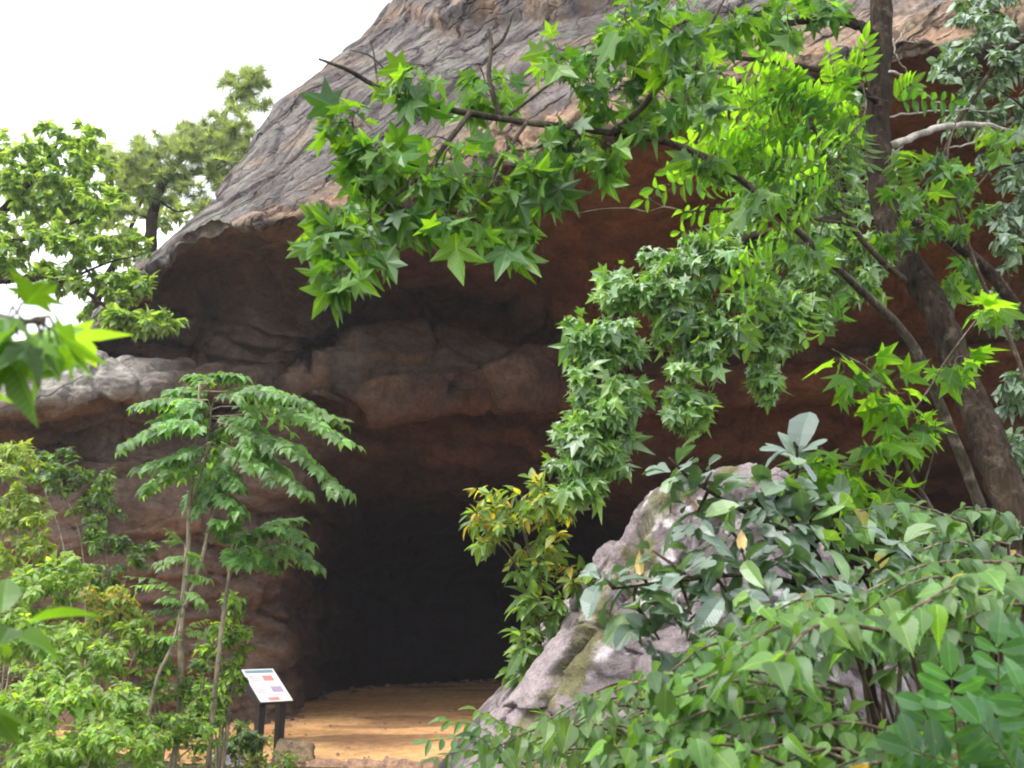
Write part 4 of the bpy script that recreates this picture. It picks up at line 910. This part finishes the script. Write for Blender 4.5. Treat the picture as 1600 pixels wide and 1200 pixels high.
# bush with orange young shoots beside the boulder
plant('young_sassafras_bush', 'tall bush with orange tipped yellow green shoots standing at the boulder edge', 'bush',
      [([root_to(850, 1130, 9.7), (845, 1050, 9.6), (838, 950, 9.5), (830, 880, 9.4), (812, 800, 9.4), (800, 760, 9.4)], .03, .024, .018, .008), ([(832, 900, 9.4), (865, 830, 9.4), (890, 775, 9.4)], .012, .005), ([(835, 930, 9.5), (790, 860, 9.35), (745, 810, 9.3)], .012, .005), ([(838, 950, 9.5), (870, 920, 9.4), (905, 895, 9.4)], .012, .005)],
      [(800, 785, 85, 42, 9.3, .4, 30), (765, 830, 45, 36, 9.3, .35, 14), (860, 800, 38, 48, 9.4, .35, 16), (830, 875, 60, 38, 9.4, .35, 18), (845, 935, 45, 40, 9.4, .3, 13), (832, 1000, 36, 34, 9.4, .3, 10), (870, 985, 30, 36, 9.5, .3, 8), (822, 1042, 30, 22, 9.4, .25, 8), (892, 772, 20, 14, 9.4, .2, 4), (905, 900, 28, 26, 9.4, .25, 7)],
      28, LANCE, .14, (8, 11), G_BUSH, M_BARK_TWIG, .005, tips=([(.45, .36, .06), (.5, .3, .07)] + [(.34, .37, .05)] * 5, .5), along=(.2, 1), fwd=.55, side=.7, droop=.2, jit=.35, up=.9, cam=.35, nj=.35, wood_name='stem')
# ---------------------------------------------------------------- left side
# crown tree on the far left
tl = [([root_to(-230, 900, 12.5), (-200, 700, 12.6), (-130, 500, 12.7), (-40, 380, 12.8), (50, 280, 13), (100, 210, 13)], .17, .15, .12, .08, .04, .015), ([(-110, 470, 12.7), (0, 440, 12.5), (100, 440, 12.3), (165, 478, 12.2), (200, 497, 12.1), (270, 500, 12)], .05, .03, .012), ([(-40, 380, 12.8), (60, 370, 12.7), (150, 330, 12.6)], .04, .012), ([(-180, 600, 12.6), (-150, 400, 13.2), (-80, 250, 13.6), (-40, 180, 13.7)], .08, .02), ([(100, 440, 12.3), (170, 410, 12.4), (215, 400, 12.5)], .02, .008)]
tr_ = [(95, 240, 95, 55, 13, .8, 46), (40, 300, 70, 60, 13, .8, 30), (-40, 260, 90, 80, 13.4, .9, 30), (130, 310, 70, 50, 12.7, .7, 32), (20, 380, 80, 50, 12.8, .7, 34), (120, 380, 70, 40, 12.5, .6, 26), (190, 440, 55, 30, 12.3, .5, 18), (90, 440, 60, 35, 12.4, .5, 16), (235, 500, 62, 22, 12.0, .4, 22), (160, 495, 40, 18, 12.1, .4, 8), (-100, 380, 80, 100, 13, .9, 26), (30, 440, 50, 30, 12.6, .5, 10), (210, 380, 30, 25, 12.6, .4, 5)]
tr_ = [(*r[:6], int(r[6] * 1.6)) for r in tr_]
plant('hickory_tree', 'broad pale green tree crown leaning in against the white sky', 'tree', tl, tr_, 31, OVATE_MID, .105, (20, 27), [(q[0] * 1.35, q[1] * 1.25, q[2] * 1.6) for q in G_PALE], M_BARK, .007, sag=.02, along=(.1, 1), fwd=.6, side=.8, droop=.2, jit=.3, up=1.0, cam=.1, nj=.3)
# pine on the shoulder of the dome
pn = [([at(235, 395, 18.6).tolist() + [0], (238, 340, 18.7), (252, 290, 18.8), (290, 240, 19), (340, 190, 19.2), (380, 140, 19.3), (395, 115, 19.3)], .13, .10, .07, .04, .015), ([(242, 330, 18.7), (220, 285, 18.6), (190, 255, 18.5)], .06, .02), ([(262, 275, 18.8), (320, 270, 18.8), (360, 255, 18.7)], .04, .015), ([(245, 310, 18.7), (275, 330, 18.5), (300, 325, 18.4)], .03, .01), ([(240, 345, 18.7), (205, 330, 18.6), (175, 320, 18.5)], .03, .01)]
pr = [(300, 235, 60, 36, 19, .7, 40), (345, 205, 48, 38, 19.1, .6, 34), (380, 140, 34, 28, 19.3, .4, 16), (395, 118, 22, 12, 19.3, .3, 7), (240, 255, 50, 34, 18.8, .6, 26), (195, 265, 34, 34, 18.5, .5, 16), (350, 255, 40, 26, 18.8, .5, 16), (275, 290, 50, 22, 18.7, .5, 14), (300, 325, 26, 14, 18.4, .3, 5), (180, 322, 26, 12, 18.5, .3, 5)]
plant('pine_tree', 'wind bent pine with soft needle clumps on the shoulder of the rock dome', 'tree', pn, [(r[0] + 4, r[1] + 4, r[2] * 1.45, r[3] * 1.45, r[4], r[5], int(r[6] * 1.7)) for r in pr], 32, TUFT, .21, (6, 8), [(.19, .25, .14), (.22, .28, .16), (.17, .23, .12)], M_BARK, .012, along=(.3, 1), fwd=.6, side=.6, droop=-.25, jit=.5, up=.6, cam=.2, nj=.6)

# pale oak behind, filling the gap between the crown and the pine
ok = [([at(130, 560, 21.0).tolist() + [0], (150, 470, 21), (185, 400, 21), (215, 330, 21), (235, 280, 21)], .14, .10, .05, .015), ([(185, 400, 21), (240, 360, 21), (290, 330, 21)], .04, .01), ([(160, 450, 21), (100, 380, 21), (60, 330, 21)], .04, .01)]
okr = [(215, 300, 60, 45, 21, .8, 34), (170, 350, 50, 40, 21, .8, 24), (265, 330, 45, 30, 20.6, .6, 18), (120, 330, 60, 50, 21, .8, 24), (60, 330, 60, 60, 21.4, .8, 20), (200, 400, 40, 26, 20.6, .6, 14), (160, 240, 45, 35, 21.2, .7, 16)]
plant('oak_tree', 'pale feathery oak half hidden between the broad crown and the pine', 'tree', ok, okr, 36, OVATE_MID, .17, (12, 17), [(.2, .27, .15), (.24, .3, .17), (.18, .25, .13)], M_BARK, .01, sag=.02, along=(.1, 1), fwd=.6, side=.8, droop=.1, jit=.4, up=.9, cam=.1, nj=.5)

# devil's walking stick: slim pale stems with flat tiers of feather leaves
def tiers(fr, Y0, lsize, npn):
    def ex(ml, mw, rng, sk):
        A = np.concatenate(sk)
        for (b, t) in fr:
            y = Y0 + rng.normal(0, .25); p, q = at(*b, y), at(*t, y + rng.normal(-.15, .3))
            s = A[np.linalg.norm(A - p, axis=1).argmin()]
            if np.linalg.norm(s - p) > .02: tube(mw, smooth_path([s, (s + p) / 2, p], 3), np.linspace(.008, .005, 7), 4, cap=False)
            l = np.linalg.norm(q - p); P = smooth_path([p, (p + q) / 2 + UP * rng.uniform(.02, .16) * l + rng.normal(0, .05, 3) * l, q], 8); tube(mw, P, np.linspace(.006, .002, len(P)), 4, cap=False)
            tdir = unit(q - p); lat = unit(np.cross(tdir, UP))
            for s_ in np.linspace(.18, .9, npn):
                i = int(s_ * (len(P) - 1)); pl = (.36 - .22 * s_) * l * rng.uniform(.5, 1.3)
                if rng.random() < .08: continue
                for sg in (-1, 1):
                    e = P[i] + (tdir * .75 + lat * sg * .75 - UP * rng.uniform(.1, .3)) * pl
                    pinnate(ml, mw, P[i], e, rng, 4, lsize, HEART, G_ARAL, .06, UP, .45, .0015, taper=.2)
            pinnate(ml, mw, P[int(.55 * len(P))], q, rng, 6, lsize * 1.05, HEART, G_ARAL, .05, UP, .45, .0015)
    return ex
F1 = [((325, 600), (300, 590)), ((330, 612), (262, 618)), ((350, 612), (500, 640)), ((340, 660), (470, 700)), ((330, 655), (250, 660)), ((345, 690), (480, 770)), ((328, 700), (260, 730)), ((345, 740), (330, 775)), ((318, 605), (372, 588)), ((325, 625), (212, 635)), ((330, 640), (192, 695)), ((335, 622), (460, 622)), ((345, 635), (538, 655)), ((370, 648), (538, 690)), ((360, 690), (532, 772)), ((330, 690), (212, 732)), ((325, 670), (235, 680)), ((330, 720), (222, 765)), ((335, 720), (290, 790)), ((345, 715), (375, 760)), ((340, 650), (420, 690)), ((315, 640), (285, 640)), ((350, 660), (330, 720)), ((335, 745), (305, 800)), ((340, 700), (440, 735)), ((335, 770), (375, 798))]
plant('aralia_tree', 'taller slim aralia with wide flat tiers of feather leaves on pale stems', 'tree',
      [([root_to(268, 1190, 9.6), (281, 1100, 9.6), (283, 980, 9.6), (294, 880, 9.6), (296, 790, 9.6), (308, 680, 9.6), (312, 600, 9.6)], .035, .03, .026, .022, .014), ([(288, 950, 9.6), (310, 893, 9.55), (328, 820, 9.5), (342, 768, 9.5), (382, 712, 9.5)], .022, .018, .012), ([(298, 790, 9.6), (320, 720, 9.6), (330, 640, 9.6)], .014, .008)],
      None, 33, None, 0, 0, None, M_BARK_PALE, extra=tiers(F1, 9.5, .11, 6), wood_name='trunk', group='slim aralias beside the cave')
F2 = [((365, 850), (352, 815)), ((368, 845), (470, 812)), ((370, 850), (500, 888)), ((368, 858), (430, 885)), ((362, 855), (385, 880)), ((366, 840), (430, 815)), ((370, 848), (480, 850))]
plant('aralia_tree', 'shorter aralia with one dark green leaf tier over the information sign', 'tree',
      [([root_to(325, 1190, 9.9), (335, 1090, 9.9), (347, 980, 9.9), (358, 900, 9.9), (366, 850, 9.9)], .028, .024, .02, .014)], None, 34, None, 0, 0, None, M_BARK_PALE, extra=tiers(F2, 9.85, .11, 6), wood_name='trunk', group='slim aralias beside the cave')
def mids(ml, mw, rng, sk):
    A = np.concatenate(sk)
    for (b, t) in (((292, 870), (245, 880)), ((292, 865), (312, 880)), ((290, 930), (215, 915)), ((290, 925), (318, 945)), ((288, 900), (325, 905)), ((288, 960), (235, 955)), ((290, 945), (260, 935)), ((285, 1000), (240, 1000)), ((286, 990), (320, 990)), ((288, 850), (265, 845))):
        y = 9.1 + rng.normal(0, .1); p, q = at(*b, y), at(*t, y)
        s = A[np.linalg.norm(A - p, axis=1).argmin()]; tube(mw, np.array([s, (s + p) / 2, p]), .004, 4, cap=False)
        pinnate(ml, mw, p, q, rng, 6, .085, HEART, G_ARAL + G_PALE, .1, UP, .4); pinnate(ml, mw, p, q + rng.normal(0, .12, 3), rng, 5, .08, HEART, G_ARAL + G_PALE, .1, UP, .4)
plant('aralia_sapling', 'thin young aralia with short light green fronds halfway up the pale stems', 'tree', [([root_to(205, 1190, 9.1), (240, 1080, 9.1), (268, 1010, 9.1), (282, 950, 9.1), (290, 860, 9.1)], .02, .016, .012, .008)], None, 35, None, 0, 0, None, M_BARK_PALE, extra=mids)

# shrubs of the left bank: (name, label, root, regions, leaf size, palette, seed, tips)
def shrub(name, label, root, regions, seed, size, pal, k=(9, 12), leaf=OVATE_MID, tips=None, group='shrubs on the bank beside the cave', limbs=None, **kw):
    rng = np.random.default_rng(seed + 900); regions = [(*r[:6], int(r[6] * 1.7)) for r in regions]; size *= .64; k = (k[0] + 8, k[1] + 10); pal = [(q[0] * 1.55, q[1] * 1.35, q[2] * 1.15) for q in pal]
    b = root_to(*root); L_ = []
    for rg in regions[:7]:
        L_.append(([b, (( root[0] + rg[0]) / 2 + rng.normal(0, 8), (root[1] + rg[1]) / 2 + 10, rg[4]), (rg[0], rg[1] + rg[3] * .3, rg[4])], .014, .004))
    o = dict(along=(.05, 1), fwd=.5, side=.7, droop=.25, jit=.35, up=.95, cam=.3, nj=.35); o.update(kw)
    return plant(name, label, 'shrub', L_, regions, seed, leaf, size, k, pal, M_BARK_PALE, .004, group, wood_name='stem', tips=tips, **o)
shrub('shrub', 'dark green shrub against the shaded rock wall left of the aralia', (150, 1000, 12.5), [(150, 770, 40, 50, 12.5, .6, 22), (95, 740, 40, 40, 12.5, .5, 14), (165, 830, 40, 40, 12.4, .5, 16), (60, 730, 40, 35, 12.6, .5, 10), (150, 900, 50, 40, 12.3, .5, 14), (220, 860, 30, 30, 12.3, .4, 7)], 41, .13, G_DARK + G_MAPLE[:1])
shrub('shrub', 'yellowish green shrub at the picture edge below the light rock ledge', (10, 1050, 10.5), [(20, 720, 45, 40, 10.5, .5, 20), (30, 800, 55, 45, 10.4, .5, 24), (-60, 780, 60, 80, 10.6, .6, 20), (60, 850, 40, 30, 10.3, .4, 10), (-10, 880, 60, 40, 10.3, .5, 16)], 42, .11, G_PALE + [(.15, .19, .04)])
shrub('shrub', 'shrub with a patch of orange red young leaves on the left bank', (150, 1150, 9.4), [(170, 935, 55, 26, 9.4, .35, 20), (200, 975, 40, 30, 9.3, .35, 14), (130, 990, 50, 36, 9.2, .4, 14), (220, 995, 30, 20, 9.2, .3, 8)], 43, .10, G_PALE, tips=(ORANGE[:2] + [(.25, .2, .04)], .6))
shrub('shrub', 'large light green shrub filling the middle of the left bank', (60, 1200, 8.6), [(50, 920, 60, 45, 8.8, .5, 28), (110, 900, 45, 35, 8.9, .4, 16), (30, 990, 60, 45, 8.5, .5, 28), (100, 1010, 55, 45, 8.4, .5, 26), (-60, 960, 60, 80, 8.8, .5, 18), (170, 1030, 45, 36, 8.4, .4, 16), (70, 1060, 60, 40, 8.2, .5, 20)], 44, .10, G_PALE + G_ARAL[:1])
shrub('shrub', 'bushy light green shrub along the bottom edge of the left bank', (120, 1300, 7.6), [(40, 1110, 60, 45, 7.6, .5, 26), (120, 1090, 55, 45, 7.7, .5, 24), (190, 1100, 45, 45, 7.8, .4, 20), (150, 1160, 60, 40, 7.4, .5, 26), (60, 1180, 70, 40, 7.3, .5, 26), (230, 1160, 36, 40, 7.7, .4, 14), (-30, 1130, 50, 80, 7.5, .5, 14)], 45, .092, G_PALE + G_MAPLE[:2])
shrub('shrub', 'thin leafy shoots climbing around the stem just behind the information sign', (345, 1190, 10.4), [(365, 945, 22, 22, 10.4, .25, 9), (350, 985, 30, 26, 10.3, .3, 10), (378, 1000, 20, 30, 10.3, .25, 7), (360, 1050, 26, 34, 10.3, .3, 12), (340, 1100, 26, 30, 10.2, .3, 11), (325, 1030, 22, 30, 10.3, .3, 8)], 46, .10, G_MAPLE + G_DARK, k=(7, 10))
shrub('shrub', 'shadowy shrub between the pale stems near the sand', (250, 1230, 9.0), [(245, 1060, 36, 40, 9.3, .4, 14), (300, 1080, 30, 40, 9.4, .4, 10), (310, 1150, 36, 34, 9.2, .4, 14), (260, 1140, 30, 30, 9.1, .3, 10), (240, 1010, 30, 26, 9.4, .3, 9)], 47, .09, G_MAPLE + G_DARK)
shrub('shrub', 'low dark bush at the foot of the information sign', (370, 1200, 11.9), [(375, 1150, 34, 22, 12.0, .3, 14), (345, 1165, 26, 20, 11.8, .3, 10), (400, 1165, 16, 14, 12.1, .2, 5)], 48, .09, G_DARK + G_MAPLE[:1])
shrub('shrub', 'small light green sprig beside the two sign posts', (430, 1225, 12.2), [(405, 1185, 14, 10, 12.3, .15, 4), (448, 1188, 10, 10, 12.3, .15, 3), (395, 1192, 18, 8, 12.1, .15, 4)], 49, .08, G_PALE)
# twig with broad leaves right in front of the lens on the left
plant('sweetgum_shoot', 'very close out of focus green leafy shoot hanging in at the left edge', 'tree', [([root_to(-1500, 900, 1.6), (-800, 560, 1.4), (-300, 440, 1.1), (-90, 470, 1.0), (20, 500, .95), (70, 500, .93)], .010, .007, .004, .002)],
      [(5, 505, 40, 30, .95, .06, 5), (-50, 490, 50, 36, .96, .06, 3), (70, 500, 30, 20, .93, .04, 2)], 51, STAR, .058, (3, 4), G_YELL + G_MAPLE, M_BARK_TWIG, .002, petiole=True, along=(.4, 1), fwd=.5, side=.6, droop=.5, up=.8, cam=.3, nj=.4)
plant('blackberry_cane', 'very close blurred yellow green leaves low at the left edge', 'shrub', [([root_to(-420, 1500, 1.1), (-250, 1200, 1.05), (-90, 1060, 1.0), (-30, 1000, 1.0), (0, 990, 1.0)], .006, .003)],
      [(-5, 985, 22, 18, 1.0, .03, 3), (-15, 1095, 22, 16, 1.0, .03, 3)], 52, OVATE, .05, (2, 3), G_YELL, M_BARK_TWIG, .0015, along=(.5, 1), fwd=.6, side=.5, droop=.2)

# leaf litter and low green cover on the banks
rng = np.random.default_rng(77); ml = MB()
xs = np.concatenate([rng.uniform(-.6, 6, 5200), rng.uniform(-9, -3.2, 4200), rng.uniform(-3.4, -2.5, 260)]); ys = np.concatenate([rng.uniform(1.6, 13, 5200), rng.uniform(6, 15, 4200), rng.uniform(11, 12.7, 260)])
zz = ground_z(xs, ys) + .05; n = len(xs); P = np.stack([xs, ys, zz + rng.uniform(-.02, .14, n)], 1)
D = np.stack([rng.normal(size=n), rng.normal(size=n), rng.normal(0, .3, n)], 1)
place(ml, OVATE_MID, P, D, UP + rng.normal(0, .35, (n, 3)), rng.uniform(.04, .10, n), np.where((rng.random(n) < .62)[:, None], pick(G_VIB + G_PALE, n, rng), pick([(.16, .10, .055), (.11, .07, .04)], n, rng)), rng)
tag(ml.build('undergrowth', M_LEAF, None, False), 'low green ground cover and fallen leaves on the banks', kind='stuff')

# grit, pebbles and rubble on the cave floor
rng = np.random.default_rng(78); mb = MB()
def pebble(x, y, z, r, c):
    n = 6; th = np.linspace(0, 2 * np.pi, n, endpoint=False) + rng.uniform(0, 1); rr = r * rng.uniform(.7, 1.3, n); h = r * rng.uniform(.4, .9)
    low = np.stack([x + np.cos(th) * rr, y + np.sin(th) * rr, np.full(n, z - r * .3)], 1); up_ = np.stack([x + np.cos(th) * rr * .7, y + np.sin(th) * rr * .7, z + h * rng.uniform(.6, 1, n)], 1)
    k = np.arange(n); k2 = (k + 1) % n
    mb.add(np.vstack([low, up_, [[x, y, z + h]]]), quads=np.stack([k, k2, n + k2, n + k], 1), tris=np.stack([n + k, n + k2, np.full(n, 2 * n)], 1), col=c)
for _ in range(170):
    x, y = rng.uniform(-5.5, 2.5), 13 + 9 * rng.random() ** 1.6; pebble(x, y, .02, rng.uniform(.008, .035) * (1 + 3 * (rng.random() < .04)), pick([(.42, .24, .13), (.28, .2, .15), (.2, .15, .12)], 1, rng)[0])
for _ in range(260):                                                      # fallen bits along the foot of the walls
    i = rng.integers(int(np.searchsorted(colpx, 300)), int(np.searchsorted(colpx, 1000))); p = CLIFF_V[i, -7]
    pebble(p[0] + rng.normal(0, .15), p[1] - abs(rng.normal(0, .45)), .03, rng.uniform(.03, .11), pick([(.2, .12, .08), (.14, .1, .08)], 1, rng)[0])
tag(mb.build('gravel', M_SAND, None, False), 'pebbles and rubble scattered over the sandy cave floor', kind='stuff')
# ---------------------------------------------------------------- light and camera
sc = bpy.context.scene
w = bpy.data.worlds.new('World'); sc.world = w; w.use_nodes = True
nt = w.node_tree; nt.nodes.clear()
SUN_EL, SUN_AZ = math.radians(57), math.radians(232)                      # azimuth clockwise from +Y
sky = nt.nodes.new('ShaderNodeTexSky'); sky.sky_type = 'NISHITA'; sky.sun_disc = False
sky.sun_elevation = SUN_EL; sky.sun_rotation = SUN_AZ; sky.air_density = 1.0; sky.dust_density = 6.0; sky.ozone_density = 1.0
hs = nt.nodes.new('ShaderNodeHueSaturation'); hs.inputs['Saturation'].default_value = .22
nt.links.new(sky.outputs[0], hs.inputs['Color'])
bg = nt.nodes.new('ShaderNodeBackground'); bg.inputs['Strength'].default_value = .13; 
veil = nt.nodes.new('ShaderNodeMix'); veil.data_type = 'RGBA'; veil.inputs[0].default_value = .75; veil.inputs[7].default_value = (6.6, 6.9, 7.2, 1)   # thin bright cloud over the whole sky
nt.links.new(hs.outputs[0], veil.inputs[6]); nt.links.new(veil.outputs[2], bg.inputs[0])
wo = nt.nodes.new('ShaderNodeOutputWorld'); nt.links.new(bg.outputs[0], wo.inputs[0])
sl = bpy.data.lights.new('sun', 'SUN'); sl.energy = 1.5; sl.angle = math.radians(14); sl.color = (1, .95, .86)
so = bpy.data.objects.new('sun', sl); C.objects.link(so)
d = np.array([math.sin(SUN_AZ) * math.cos(SUN_EL), math.cos(SUN_AZ) * math.cos(SUN_EL), math.sin(SUN_EL)])
from mathutils import Vector
so.rotation_euler = Vector(-d).to_track_quat('-Z', 'Y').to_euler(); so.location = (0, 0, 40)

cd = bpy.data.cameras.new('camera'); cam = bpy.data.objects.new('camera', cd); C.objects.link(cam)
cam.location = (0, 0, EYE); cam.rotation_euler = (math.pi / 2 + PITCH, 0, 0)
cd.sensor_width = 36; cd.lens = 36 * F_PX / 1600; cd.clip_start = .05; cd.clip_end = 3000
cd.dof.use_dof = True; cd.dof.focus_distance = 7.0; cd.dof.aperture_fstop = 34.6 / 4.5
sc.camera = cam
sc.view_settings.view_transform = 'Standard'; sc.view_settings.look = 'None'; sc.view_settings.exposure = 1.5; sc.view_settings.gamma = 1
sc.cycles.use_denoising = True
sc.cycles.filter_width = 2.0
sc.cycles.max_bounces = 8; sc.cycles.transmission_bounces = 6; sc.cycles.transparent_max_bounces = 8

HAZE = 0.0012
if HAZE:
    mb = MB(); box(mb, (0, 0, 8.0), (1, 0, 0), (0, 1, 0), (0, 0, 1), (262, 262, 36))
    hm, nt, out = new_mat('air'); pv = nt.nodes.new('ShaderNodeVolumePrincipled'); pv.inputs['Color'].default_value = (.93, .93, 1, 1); pv.inputs['Density'].default_value = HAZE; pv.inputs['Anisotropy'].default_value = .3
    L(nt, pv.outputs[0], out.inputs['Volume'])
    tag(mb.build('haze', hm, None, False), 'thin damp summer haze in the air', kind='stuff')
